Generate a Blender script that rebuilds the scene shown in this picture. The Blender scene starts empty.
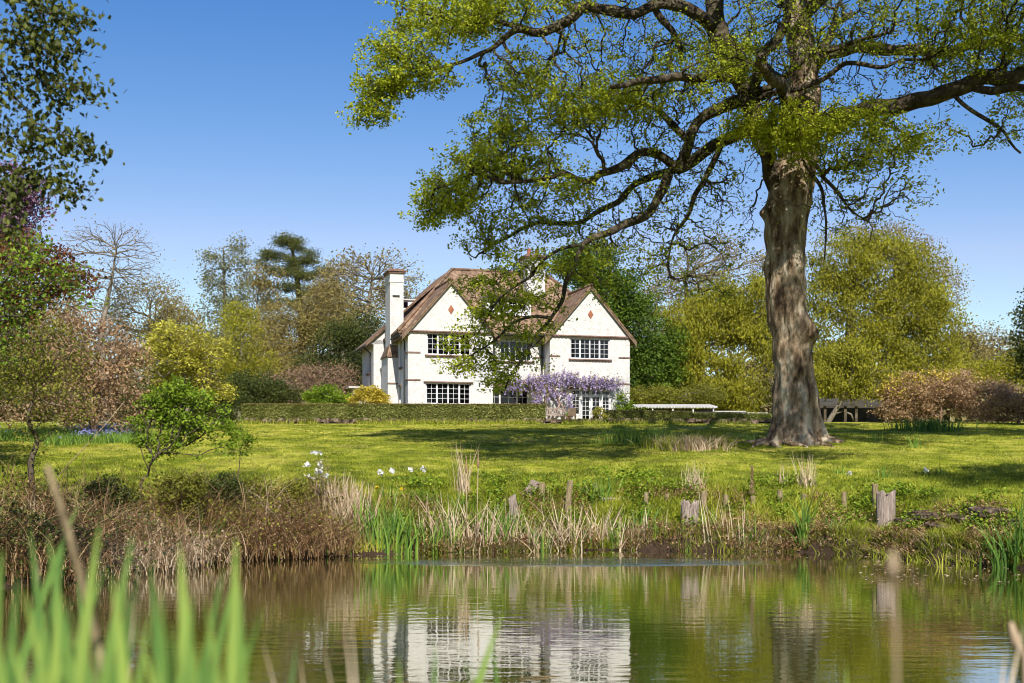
import bpy, math, random
import numpy as np
from mathutils import Vector, Matrix

SC = bpy.context.scene
COL = SC.collection
# ------------------------------------------------------------------ camera, sky, sun
F = 1280.0          # focal length in pixels
H = 2.06            # camera height above the water
HY = 475.0          # row of the horizon
W, HH = 1024, 683
cam_d = bpy.data.cameras.new('camera')
cam_d.sensor_width = 36.0
cam_d.lens = F * 36.0 / W
cam_d.shift_y = (HY - HH / 2) / W
cam_d.clip_start = 0.05
cam_d.clip_end = 6000
cam_d.dof.use_dof = True
cam_d.dof.focus_distance = 52
cam_d.dof.aperture_fstop = 3.7
cam = bpy.data.objects.new('camera', cam_d)
COL.objects.link(cam)
cam.location = (0, 0, H)
cam.rotation_euler = (math.radians(90), 0, 0)
SC.camera = cam

SUN_EL, SUN_AZ = math.radians(44), math.radians(172)     # azimuth clockwise from +Y
world = bpy.data.worlds.new('World')
SC.world = world
world.use_nodes = True
wn = world.node_tree.nodes
wl = world.node_tree.links
wn.clear()
sky = wn.new('ShaderNodeTexSky')
sky.sky_type = 'NISHITA'
sky.sun_disc = False
sky.sun_elevation = SUN_EL
sky.sun_rotation = SUN_AZ
sky.altitude = 50
sky.air_density = 1.0
sky.dust_density = 0.25
sky.ozone_density = 2.2
bg = wn.new('ShaderNodeBackground')
bg.inputs['Strength'].default_value = 0.088
wo = wn.new('ShaderNodeOutputWorld')
# clear spring air: red falls off faster towards the zenith
K_ = 0.14
sc_ = wn.new('ShaderNodeVectorMath'); sc_.operation = 'SCALE'; sc_.inputs['Scale'].default_value = K_
wl.new(sky.outputs[0], sc_.inputs[0])
sx_ = wn.new('ShaderNodeSeparateXYZ'); wl.new(sc_.outputs[0], sx_.inputs[0])
cx_ = wn.new('ShaderNodeCombineXYZ')
for i_, (g_, a_) in enumerate(((2.33, 2.90), (1.44, 1.06), (0.95, 0.98))):
    pw_ = wn.new('ShaderNodeMath'); pw_.operation = 'POWER'; pw_.inputs[1].default_value = g_
    ml_ = wn.new('ShaderNodeMath'); ml_.operation = 'MULTIPLY'; ml_.inputs[1].default_value = a_
    mn_ = wn.new('ShaderNodeMath'); mn_.operation = 'MINIMUM'
    wl.new(sx_.outputs[i_], pw_.inputs[0]); wl.new(pw_.outputs[0], ml_.inputs[0])
    if i_ < 2:
        wl.new(ml_.outputs[0], mn_.inputs[0]); wl.new(sx_.outputs[i_], mn_.inputs[1]); wl.new(mn_.outputs[0], cx_.inputs[i_])
    else:
        wl.new(ml_.outputs[0], cx_.inputs[i_])
s2_ = wn.new('ShaderNodeVectorMath'); s2_.operation = 'SCALE'; s2_.inputs['Scale'].default_value = 1 / K_
wl.new(cx_.outputs[0], s2_.inputs[0])
wl.new(s2_.outputs[0], bg.inputs[0])
wl.new(bg.outputs[0], wo.inputs[0])

sun_d = bpy.data.lights.new('sun', 'SUN')
sun_d.energy = 4.6
sun_d.angle = math.radians(0.5)
sun_d.color = (1.0, 0.955, 0.88)
sun = bpy.data.objects.new('sun', sun_d)
COL.objects.link(sun)
sdir = Vector((math.sin(SUN_AZ) * math.cos(SUN_EL), math.cos(SUN_AZ) * math.cos(SUN_EL), math.sin(SUN_EL)))
sun.rotation_euler = sdir.to_track_quat('Z', 'Y').to_euler()
sun.location = (0, -20, 60)

SC.view_settings.view_transform = 'Standard'
SC.view_settings.look = 'None'
SC.view_settings.exposure = 0.70
SC.view_settings.gamma = 1.0
SC.view_settings.use_curve_mapping = False
SC.cycles.max_bounces = 6
SC.cycles.diffuse_bounces = 2
SC.cycles.glossy_bounces = 3
SC.cycles.transmission_bounces = 3
SC.cycles.transparent_max_bounces = 8
SC.cycles.caustics_reflective = False
SC.cycles.caustics_refractive = False
SC.cycles.use_denoising = True
SC.render.filter_size = 1.05
SC.cycles.pixel_filter_type = 'BLACKMAN_HARRIS'
SC.cycles.filter_width = 1.05

# ------------------------------------------------------------------ helpers
rng = np.random.default_rng(7)


def seed(n):
    global rng
    rng = np.random.default_rng(n)


def at(px, py, D):
    """point seen at pixel px, py standing D metres from the camera"""
    return np.array([(px - 512.0) / F * D, D, H + (HY - py) / F * D])


def nrm(v):
    return v / np.maximum(np.linalg.norm(v, axis=-1, keepdims=True), 1e-9)


def _h(ix, iy, iz):
    n = (ix * 374761393 + iy * 668265263 + iz * 2147483647 * 3 + 1013904223) & 0xffffffff
    n = ((n ^ (n >> 13)) * 1274126177) & 0xffffffff
    return ((n ^ (n >> 16)) & 0xffff) / 65535.0


def vnoise(P, f=1.0):
    """value noise 0..1"""
    P = np.asarray(P, float) * f + 1000.0
    I = np.floor(P).astype(np.int64)
    t = P - I
    t = t * t * (3 - 2 * t)
    r = 0
    for dx in (0, 1):
        for dy in (0, 1):
            for dz in (0, 1):
                w = (t[..., 0] if dx else 1 - t[..., 0]) * (t[..., 1] if dy else 1 - t[..., 1]) * (t[..., 2] if dz else 1 - t[..., 2])
                r = r + w * _h(I[..., 0] + dx, I[..., 1] + dy, I[..., 2] + dz)
    return r


def sstep(a, b, x):
    t = np.clip((x - a) / (b - a), 0, 1)
    return t * t * (3 - 2 * t)


def tag(o, label=None, cat=None, group=None, kind=None):
    if label: o['label'] = label
    if cat: o['category'] = cat
    if group: o['group'] = group
    if kind: o['kind'] = kind
    return o


def empty(name, loc, label, cat, group=None, rz=0):
    o = bpy.data.objects.new(name, None)
    COL.objects.link(o)
    o.location = loc
    o.rotation_euler = (0, 0, rz)
    o.empty_display_size = 0.3
    return tag(o, label, cat, group)


class MB:
    """collects numpy geometry for one mesh"""

    def __init__(s):
        s.V, s.Q, s.T, s.t, s.mq, s.mt = [], [], [], [], [], []
        s.n = 0

    def add(s, V, Q=None, T=None, tint=0.5, mi=0):
        V = np.asarray(V, float).reshape(-1, 3)
        s.V.append(V)
        if Q is not None and len(Q):
            Q = np.asarray(Q).reshape(-1, 4)
            s.Q.append(Q + s.n); s.mq.append(np.full(len(Q), mi))
        if T is not None and len(T):
            T = np.asarray(T).reshape(-1, 3)
            s.T.append(T + s.n); s.mt.append(np.full(len(T), mi))
        s.t.append(np.broadcast_to(np.asarray(tint, float), (len(V),)))
        s.n += len(V)
        return s

    def box(s, a, b, mi=0, tint=0.5):
        (x0, y0, z0), (x1, y1, z1) = a, b
        V = [(x0, y0, z0), (x1, y0, z0), (x1, y1, z0), (x0, y1, z0), (x0, y0, z1), (x1, y0, z1), (x1, y1, z1), (x0, y1, z1)]
        Q = [(0, 3, 2, 1), (4, 5, 6, 7), (0, 1, 5, 4), (1, 2, 6, 5), (2, 3, 7, 6), (3, 0, 4, 7)]
        return s.add(V, Q, mi=mi, tint=tint)

    def poly_prism(s, pts, d, mi=0):
        """pts: planar polygon (n,3), extruded by vector d; n is 3 or 4"""
        pts = np.asarray(pts, float); n = len(pts)
        if np.dot(np.cross(pts[1] - pts[0], pts[2] - pts[0]), np.asarray(d, float)) > 0: pts = pts[::-1]
        V = np.vstack([pts, pts + np.asarray(d, float)])
        Q = [(i, n + i, n + (i + 1) % n, (i + 1) % n) for i in range(n)]
        if n == 4:
            return s.add(V, Q + [(0, 1, 2, 3), (7, 6, 5, 4)], mi=mi)
        return s.add(V, Q, [(0, 1, 2), (5, 4, 3)], mi=mi)

    def build(s, name, mats, parent=None, smooth=False, loc=None):
        V = np.vstack(s.V) if s.V else np.zeros((0, 3))
        if loc is not None:
            V = V - np.asarray(loc)
        Q = np.vstack(s.Q) if s.Q else np.zeros((0, 4), int)
        T = np.vstack(s.T) if s.T else np.zeros((0, 3), int)
        me = bpy.data.meshes.new(name)
        me.vertices.add(len(V))
        me.vertices.foreach_set('co', V.astype(np.float32).ravel())
        nl = len(Q) * 4 + len(T) * 3
        me.loops.add(nl)
        me.loops.foreach_set('vertex_index', np.concatenate([Q.ravel(), T.ravel()]).astype(np.int32))
        me.polygons.add(len(Q) + len(T))
        ls = np.concatenate([np.arange(len(Q)) * 4, len(Q) * 4 + np.arange(len(T)) * 3]).astype(np.int32)
        me.polygons.foreach_set('loop_start', ls)
        mi = np.concatenate([np.concatenate(s.mq) if s.mq else np.zeros(0), np.concatenate(s.mt) if s.mt else np.zeros(0)]).astype(np.int32)
        if not isinstance(mats, (list, tuple)): mats = [mats]
        for m in mats: me.materials.append(m)
        me.polygons.foreach_set('material_index', mi)
        me.polygons.foreach_set('use_smooth', np.full(len(mi), bool(smooth)))
        a = me.attributes.new('tint', 'FLOAT', 'POINT')
        a.data.foreach_set('value', np.concatenate(s.t).astype(np.float32) if s.t else np.zeros(0, np.float32))
        me.update(calc_edges=True)
        me.validate()
        o = bpy.data.objects.new(name, me)
        COL.objects.link(o)
        if loc is not None: o.location = loc
        if parent: o.parent = parent
        return o


# ------------------------------------------------------------------ materials
def new_mat(name):
    m = bpy.data.materials.new(name)
    m.use_nodes = True
    m.node_tree.nodes.clear()
    return m, m.node_tree.nodes, m.node_tree.links


def ramp(n, stops):
    r = n.new('ShaderNodeValToRGB')
    e = r.color_ramp.elements
    while len(e) > 1: e.remove(e[-1])
    e[0].position = stops[0][0]; e[0].color = (*stops[0][1], 1)
    for p, c in stops[1:]:
        k = e.new(p); k.color = (*c, 1)
    return r


def leaf_mat(name, c0, c1, c2, trans=0.3, rough=0.55, spec=0.25):
    m, n, l = new_mat(name)
    a = n.new('ShaderNodeAttribute'); a.attribute_name = 'tint'
    r = ramp(n, [(0.0, c0), (0.5, c1), (1.0, c2)])
    l.new(a.outputs['Fac'], r.inputs[0])
    p = n.new('ShaderNodeBsdfPrincipled')
    p.inputs['Roughness'].default_value = rough
    p.inputs['Specular IOR Level'].default_value = spec
    l.new(r.outputs[0], p.inputs['Base Color'])
    o = n.new('ShaderNodeOutputMaterial')
    if trans > 0:
        t = n.new('ShaderNodeBsdfTranslucent')
        l.new(r.outputs[0], t.inputs[0])
        x = n.new('ShaderNodeMixShader'); x.inputs[0].default_value = trans
        l.new(p.outputs[0], x.inputs[1]); l.new(t.outputs[0], x.inputs[2])
        l.new(x.outputs[0], o.inputs[0])
    else:
        l.new(p.outputs[0], o.inputs[0])
    return m


def rough_mat(name, stops, scale=3.0, stretch=(1, 1, 1), rough=0.85, bump=0.4, bdist=0.02, detail=6, spec=0.2, vor=0.0, scale2=None):
    """mottled solid: noise to ramp, bump from a finer noise"""
    m, n, l = new_mat(name)
    tc = n.new('ShaderNodeTexCoord')
    mp = n.new('ShaderNodeMapping'); mp.inputs['Scale'].default_value = stretch
    l.new(tc.outputs['Object'], mp.inputs[0])
    nz = n.new('ShaderNodeTexNoise'); nz.inputs['Scale'].default_value = scale; nz.inputs['Detail'].default_value = detail
    nz.inputs['Roughness'].default_value = 0.65
    l.new(mp.outputs[0], nz.inputs[0])
    r = ramp(n, stops)
    l.new(nz.outputs[0], r.inputs[0])
    p = n.new('ShaderNodeBsdfPrincipled')
    p.inputs['Roughness'].default_value = rough
    p.inputs['Specular IOR Level'].default_value = spec
    l.new(r.outputs[0], p.inputs['Base Color'])
    n2 = n.new('ShaderNodeTexNoise'); n2.inputs['Scale'].default_value = scale2 or scale * 4; n2.inputs['Detail'].default_value = 5
    l.new(mp.outputs[0], n2.inputs[0])
    src = n2.outputs[0]
    if vor > 0:
        v = n.new('ShaderNodeTexVoronoi'); v.inputs['Scale'].default_value = vor
        l.new(mp.outputs[0], v.inputs[0])
        ma = n.new('ShaderNodeMath'); ma.operation = 'ADD'
        l.new(n2.outputs[0], ma.inputs[0]); l.new(v.outputs['Distance'], ma.inputs[1])
        src = ma.outputs[0]
    b = n.new('ShaderNodeBump'); b.inputs['Strength'].default_value = bump; b.inputs['Distance'].default_value = bdist
    l.new(src, b.inputs['Height']); l.new(b.outputs[0], p.inputs['Normal'])
    o = n.new('ShaderNodeOutputMaterial'); l.new(p.outputs[0], o.inputs[0])
    return m


M = {}
M['oak_leaf'] = leaf_mat('oak_leaf', (0.11, 0.15, 0.012), (0.26, 0.31, 0.016), (0.49, 0.52, 0.03), 0.38)
M['oak_bark'] = rough_mat('oak_bark', [(0.34, (0.03, 0.018, 0.01)), (0.43, (0.12, 0.08, 0.045)), (0.52, (0.26, 0.19, 0.12)), (0.62, (0.42, 0.35, 0.25)), (0.75, (0.44, 0.42, 0.28))],
                          scale=2.0, stretch=(1.3, 1.3, 0.42), bump=1.0, bdist=0.10, vor=4.0, scale2=6, detail=8)
M['shaded_limb_bark'] = rough_mat('shaded_limb_bark', [(0.3, (0.018, 0.013, 0.008)), (0.48, (0.06, 0.045, 0.028)), (0.62, (0.12, 0.10, 0.06)), (0.75, (0.17, 0.17, 0.10))],  # oak bark darkened for the limbs, their shade put into the colour
                          scale=2.6, stretch=(1, 1, 1), bump=1.0, bdist=0.08, vor=5.0, scale2=7, detail=8)
M['bark_dark'] = rough_mat('bark_dark', [(0.3, (0.03, 0.022, 0.014)), (0.55, (0.09, 0.068, 0.045)), (0.75, (0.17, 0.15, 0.1))], scale=3, bump=0.8, bdist=0.03)
M['bark_grey'] = rough_mat('bark_grey', [(0.3, (0.10, 0.08, 0.06)), (0.6, (0.22, 0.185, 0.14)), (0.8, (0.32, 0.28, 0.22))], scale=2, bump=0.5, bdist=0.03)
M['bark_pink'] = rough_mat('bark_pink', [(0.3, (0.15, 0.10, 0.07)), (0.6, (0.28, 0.19, 0.14)), (0.8, (0.38, 0.29, 0.22))], scale=2, bump=0.5, bdist=0.02)
M['pine_leaf'] = leaf_mat('pine_leaf', (0.04, 0.055, 0.014), (0.11, 0.125, 0.025), (0.22, 0.22, 0.05), 0.2)
M['conifer_leaf'] = leaf_mat('conifer_leaf', (0.02, 0.045, 0.006), (0.075, 0.13, 0.01), (0.17, 0.26, 0.016), 0.2)
M['willow_leaf'] = leaf_mat('willow_leaf', (0.13, 0.13, 0.012), (0.28, 0.27, 0.020), (0.44, 0.42, 0.03), 0.35)
M['bud_leaf'] = leaf_mat('bud_leaf', (0.14, 0.11, 0.035), (0.27, 0.215, 0.07), (0.38, 0.33, 0.09), 0.3)
M['brown_leaf'] = leaf_mat('brown_leaf', (0.12, 0.07, 0.04), (0.25, 0.155, 0.09), (0.36, 0.25, 0.16), 0.3)
M['aspen_leaf'] = leaf_mat('aspen_leaf', (0.11, 0.12, 0.06), (0.21, 0.22, 0.11), (0.32, 0.33, 0.18), 0.3)
M['yellow_leaf'] = leaf_mat('yellow_leaf', (0.20, 0.20, 0.02), (0.44, 0.41, 0.05), (0.68, 0.62, 0.12), 0.3)
M['green_leaf'] = leaf_mat('green_leaf', (0.075, 0.12, 0.010), (0.18, 0.27, 0.016), (0.32, 0.42, 0.03), 0.35)
M['dark_leaf'] = leaf_mat('dark_leaf', (0.022, 0.035, 0.010), (0.065, 0.085, 0.016), (0.16, 0.18, 0.03), 0.3)
M['birch_leaf'] = leaf_mat('birch_leaf', (0.03, 0.04, 0.010), (0.085, 0.10, 0.015), (0.20, 0.22, 0.02), 0.35)
M['red_leaf'] = leaf_mat('red_leaf', (0.09, 0.03, 0.015), (0.20, 0.075, 0.03), (0.24, 0.20, 0.03), 0.35)
M['lilac_leaf'] = leaf_mat('lilac_leaf', (0.12, 0.05, 0.08), (0.28, 0.15, 0.22), (0.42, 0.28, 0.36), 0.35)
M['wisteria'] = leaf_mat('wisteria', (0.30, 0.22, 0.42), (0.50, 0.40, 0.64), (0.74, 0.66, 0.84), 0.25)
M['pink_leaf'] = leaf_mat('pink_leaf', (0.18, 0.11, 0.05), (0.38, 0.24, 0.13), (0.56, 0.42, 0.26), 0.3)
M['gold_leaf'] = leaf_mat('gold_leaf', (0.26, 0.22, 0.02), (0.52, 0.40, 0.04), (0.72, 0.56, 0.09), 0.3)
M['hedge_leaf'] = leaf_mat('hedge_leaf', (0.10, 0.12, 0.02), (0.24, 0.26, 0.06), (0.46, 0.45, 0.15), 0.25)
M['hedge_top'] = leaf_mat('hedge_top', (0.22, 0.18, 0.06), (0.38, 0.32, 0.12), (0.52, 0.45, 0.2), 0.25)
M['olive_leaf'] = leaf_mat('olive_leaf', (0.07, 0.07, 0.012), (0.18, 0.18, 0.02), (0.38, 0.36, 0.045), 0.35)
M['grass'] = leaf_mat('grass', (0.10, 0.13, 0.008), (0.23, 0.27, 0.014), (0.50, 0.47, 0.07), 0.3)
M['iris'] = leaf_mat('iris', (0.05, 0.11, 0.018), (0.14, 0.26, 0.035), (0.34, 0.45, 0.07), 0.35)
M['reed_near'] = leaf_mat('reed_near', (0.045, 0.12, 0.035), (0.13, 0.25, 0.05), (0.33, 0.44, 0.085), 0.3)
M['dry'] = leaf_mat('dry', (0.24, 0.155, 0.085), (0.47, 0.34, 0.21), (0.66, 0.53, 0.36), 0.2)
M['bramble'] = leaf_mat('bramble', (0.07, 0.032, 0.014), (0.24, 0.13, 0.055), (0.50, 0.34, 0.17), 0.2)
M['white_petal'] = leaf_mat('white_petal', (0.7, 0.68, 0.62), (0.8, 0.79, 0.74), (0.85, 0.85, 0.82), 0.3)
M['blue_petal'] = leaf_mat('blue_petal', (0.16, 0.16, 0.42), (0.27, 0.27, 0.6), (0.4, 0.38, 0.72), 0.3)
M['yellow_petal'] = leaf_mat('yellow_petal', (0.7, 0.5, 0.02), (0.8, 0.62, 0.03), (0.85, 0.7, 0.1), 0.3)
M['far_leaf'] = leaf_mat('far_leaf', (0.09, 0.075, 0.035), (0.20, 0.165, 0.07), (0.31, 0.26, 0.11), 0.2)
M['render'] = rough_mat('white_roughcast', [(0.28, (0.38, 0.35, 0.32)), (0.37, (0.50, 0.475, 0.445)), (0.48, (0.555, 0.535, 0.505)), (0.7, (0.61, 0.59, 0.56))], scale=4.1, bump=0.7, bdist=0.04, rough=0.95, scale2=9, detail=7)
M['pale_roof'] = rough_mat('pale_roof', [(0.3, (0.34, 0.33, 0.31)), (0.7, (0.52, 0.51, 0.49))], scale=3, bump=0.2)
M['white'] = rough_mat('white_paint', [(0.3, (0.62, 0.60, 0.61)), (0.7, (0.70, 0.68, 0.69))], scale=2, bump=0.05, rough=0.4, spec=0.4)
M['terracotta'] = rough_mat('terracotta', [(0.3, (0.20, 0.075, 0.04)), (0.7, (0.42, 0.17, 0.09))], scale=5, bump=0.3)
M['creasing'] = rough_mat('tile_creasing', [(0.3, (0.13, 0.075, 0.055)), (0.7, (0.27, 0.17, 0.13))], scale=5, bump=0.3)
M['timber'] = rough_mat('timber', [(0.3, (0.10, 0.065, 0.04)), (0.7, (0.24, 0.17, 0.11))], scale=3, stretch=(4, 4, 1), bump=0.5)
M['old_wood'] = rough_mat('old_wood', [(0.3, (0.12, 0.085, 0.065)), (0.5, (0.32, 0.25, 0.20)), (0.75, (0.52, 0.43, 0.36))], scale=5, stretch=(5, 5, 0.7), bump=1.0, bdist=0.03)
M['post_wood'] = rough_mat('post_wood', [(0.3, (0.12, 0.085, 0.04)), (0.5, (0.25, 0.19, 0.10)), (0.75, (0.36, 0.30, 0.17))], scale=6, stretch=(4, 4, 0.7), bump=0.8, bdist=0.02)
M['stone'] = rough_mat('stone', [(0.35, (0.03, 0.022, 0.014)), (0.5, (0.10, 0.07, 0.045)), (0.68, (0.30, 0.23, 0.16))], scale=3, bump=0.9, bdist=0.04)
M['slab'] = rough_mat('slab', [(0.3, (0.38, 0.36, 0.34)), (0.7, (0.55, 0.53, 0.50))], scale=2, bump=0.2)
M['dark_iron'] = rough_mat('dark_iron', [(0.3, (0.02, 0.02, 0.02)), (0.7, (0.05, 0.05, 0.05))], scale=2, bump=0.1, rough=0.5)
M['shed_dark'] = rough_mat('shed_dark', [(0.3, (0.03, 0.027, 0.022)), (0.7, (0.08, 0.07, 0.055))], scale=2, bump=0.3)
M['curtain'] = leaf_mat('curtain', (0.5, 0.48, 0.42), (0.62, 0.6, 0.54), (0.7, 0.68, 0.6), 0.3)


def tile_mat():
    m, n, l = new_mat('clay_roof_tiles')
    tc = n.new('ShaderNodeTexCoord')
    nz = n.new('ShaderNodeTexNoise'); nz.inputs['Scale'].default_value = 1.6; nz.inputs['Detail'].default_value = 6; nz.inputs['Roughness'].default_value = 0.7
    l.new(tc.outputs['Object'], nz.inputs[0])
    r = ramp(n, [(0.28, (0.11, 0.07, 0.045)), (0.45, (0.185, 0.115, 0.075)), (0.58, (0.245, 0.155, 0.10)), (0.75, (0.31, 0.225, 0.145))])
    v = n.new('ShaderNodeTexVoronoi'); v.inputs['Scale'].default_value = 5.5
    l.new(tc.outputs['Object'], v.inputs[0])
    mx = n.new('ShaderNodeMix'); mx.data_type = 'FLOAT'; mx.inputs[0].default_value = 0.35
    sep = n.new('ShaderNodeSeparateColor'); l.new(v.outputs['Color'], sep.inputs[0])
    l.new(nz.outputs[0], mx.inputs[2]); l.new(sep.outputs[0], mx.inputs[3])
    l.new(mx.outputs[0], r.inputs[0])
    # courses run level, so they follow height
    wv = n.new('ShaderNodeTexWave'); wv.wave_type = 'BANDS'; wv.bands_direction = 'Z'; wv.wave_profile = 'SAW'
    wv.inputs['Scale'].default_value = 2.2; wv.inputs['Distortion'].default_value = 0.4
    l.new(tc.outputs['Object'], wv.inputs[0])
    ma = n.new('ShaderNodeMath'); ma.operation = 'MULTIPLY_ADD'; ma.inputs[1].default_value = 0.35
    l.new(sep.outputs[1], ma.inputs[0]); l.new(wv.outputs['Fac'], ma.inputs[2])
    b = n.new('ShaderNodeBump'); b.inputs['Strength'].default_value = 0.9; b.inputs['Distance'].default_value = 0.03
    l.new(ma.outputs[0], b.inputs['Height'])
    p = n.new('ShaderNodeBsdfPrincipled'); p.inputs['Roughness'].default_value = 0.85; p.inputs['Specular IOR Level'].default_value = 0.2
    l.new(r.outputs[0], p.inputs['Base Color']); l.new(b.outputs[0], p.inputs['Normal'])
    o = n.new('ShaderNodeOutputMaterial'); l.new(p.outputs[0], o.inputs[0])
    return m


M['tiles'] = tile_mat()


def glass_mat():
    m, n, l = new_mat('window_glass')
    g = n.new('ShaderNodeBsdfGlossy'); g.inputs['Roughness'].default_value = 0.03
    t = n.new('ShaderNodeBsdfTransparent'); t.inputs[0].default_value = (0.55, 0.46, 0.54, 1)
    fr = n.new('ShaderNodeFresnel'); fr.inputs[0].default_value = 1.45
    x = n.new('ShaderNodeMixShader')
    l.new(fr.outputs[0], x.inputs[0]); l.new(t.outputs[0], x.inputs[1]); l.new(g.outputs[0], x.inputs[2])
    o = n.new('ShaderNodeOutputMaterial'); l.new(x.outputs[0], o.inputs[0])
    return m


M['glass'] = glass_mat()
M['interior'] = rough_mat('dark_interior', [(0.4, (0.06, 0.045, 0.06)), (0.6, (0.26, 0.20, 0.24))], scale=1, bump=0)

# ------------------------------------------------------------------ terrain
EX = np.array([-60, -16, -12, -9.6, -8.5, -6.9, -4.9, -2.4, 2.4, 7.7, 9.3, 10.2, 11.3, 14, 20, 24, 60], float)
EY = np.array([1, 2, 12, 22.0, 27.3, 30.6, 32.2, 33.8, 35.2, 34.2, 33, 30.2, 28.0, 24, 14, 4, 1], float)
LD = np.array([0, 34, 37, 42, 50, 60, 70, 76, 90, 130, 200, 400], float)
LZ = np.array([1.3, 1.3, 1.50, 2.16, 3.15, 4.03, 4.80, 5.15, 5.7, 6.6, 7.6, 9.0], float)


def edge(x):
    return np.interp(x, EX, EY)


def gz(x, y):
    x = np.asarray(x, float); y = np.asarray(y, float)
    E = edge(x)
    sl = (edge(x + 0.5) - edge(x - 0.5))
    d = (y - E) / np.sqrt(1 + sl * sl)
    d = np.where(np.abs(x) > 18, np.maximum(d, (np.abs(x) - 21) * 1.0), d)
    P = np.stack([x, y, x * 0], -1)
    n1 = vnoise(P, 0.22) - 0.5
    n2 = vnoise(P, 1.3) - 0.5
    n3 = vnoise(P, 0.07) - 0.5
    d2 = d + n2 * 0.25
    st = sstep(3.0, 4.0, x)
    b = (1.25 - .35 * st) * sstep(-0.1 + .6 * st, 3.0, d2) + (0.12 + .35 * st) * sstep(0, 0.22, d2)
    lawn = np.interp(y, LD, LZ) - 1.3
    z = b + lawn * sstep(0.5, 4.0, d) + n1 * 0.22 * sstep(1, 6, d) * (y < 66) + n2 * 0.12 * sstep(0, 1, d) * (1 - sstep(3, 6, d)) + n3 * 0.3 * sstep(3, 10, d) * (y < 62)
    z = z + ((vnoise(P, .9) - .5) * .10 + (vnoise(P, 2.3) - .5) * .05) * sstep(2, 5, d) * (y < 69)
    bed = -0.12 + np.maximum(d, -6) * 0.15
    z = np.where(d2 < 0, np.minimum(bed + 0.1, -0.02), z)
    # the near bank under the photographer
    near = 0.75 - sstep(2.6, 4.3, y) * 1.0
    z = np.where(y < 4.6, np.where(np.abs(x) < 17, np.maximum(near, -0.3), z), z)
    return z


def gzs(x, y):
    return float(gz(np.array([x]), np.array([y]))[0])


def onground(px, D):
    x = (px - 512.0) / F * D
    return np.array([x, D, gzs(x, D)])


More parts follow.
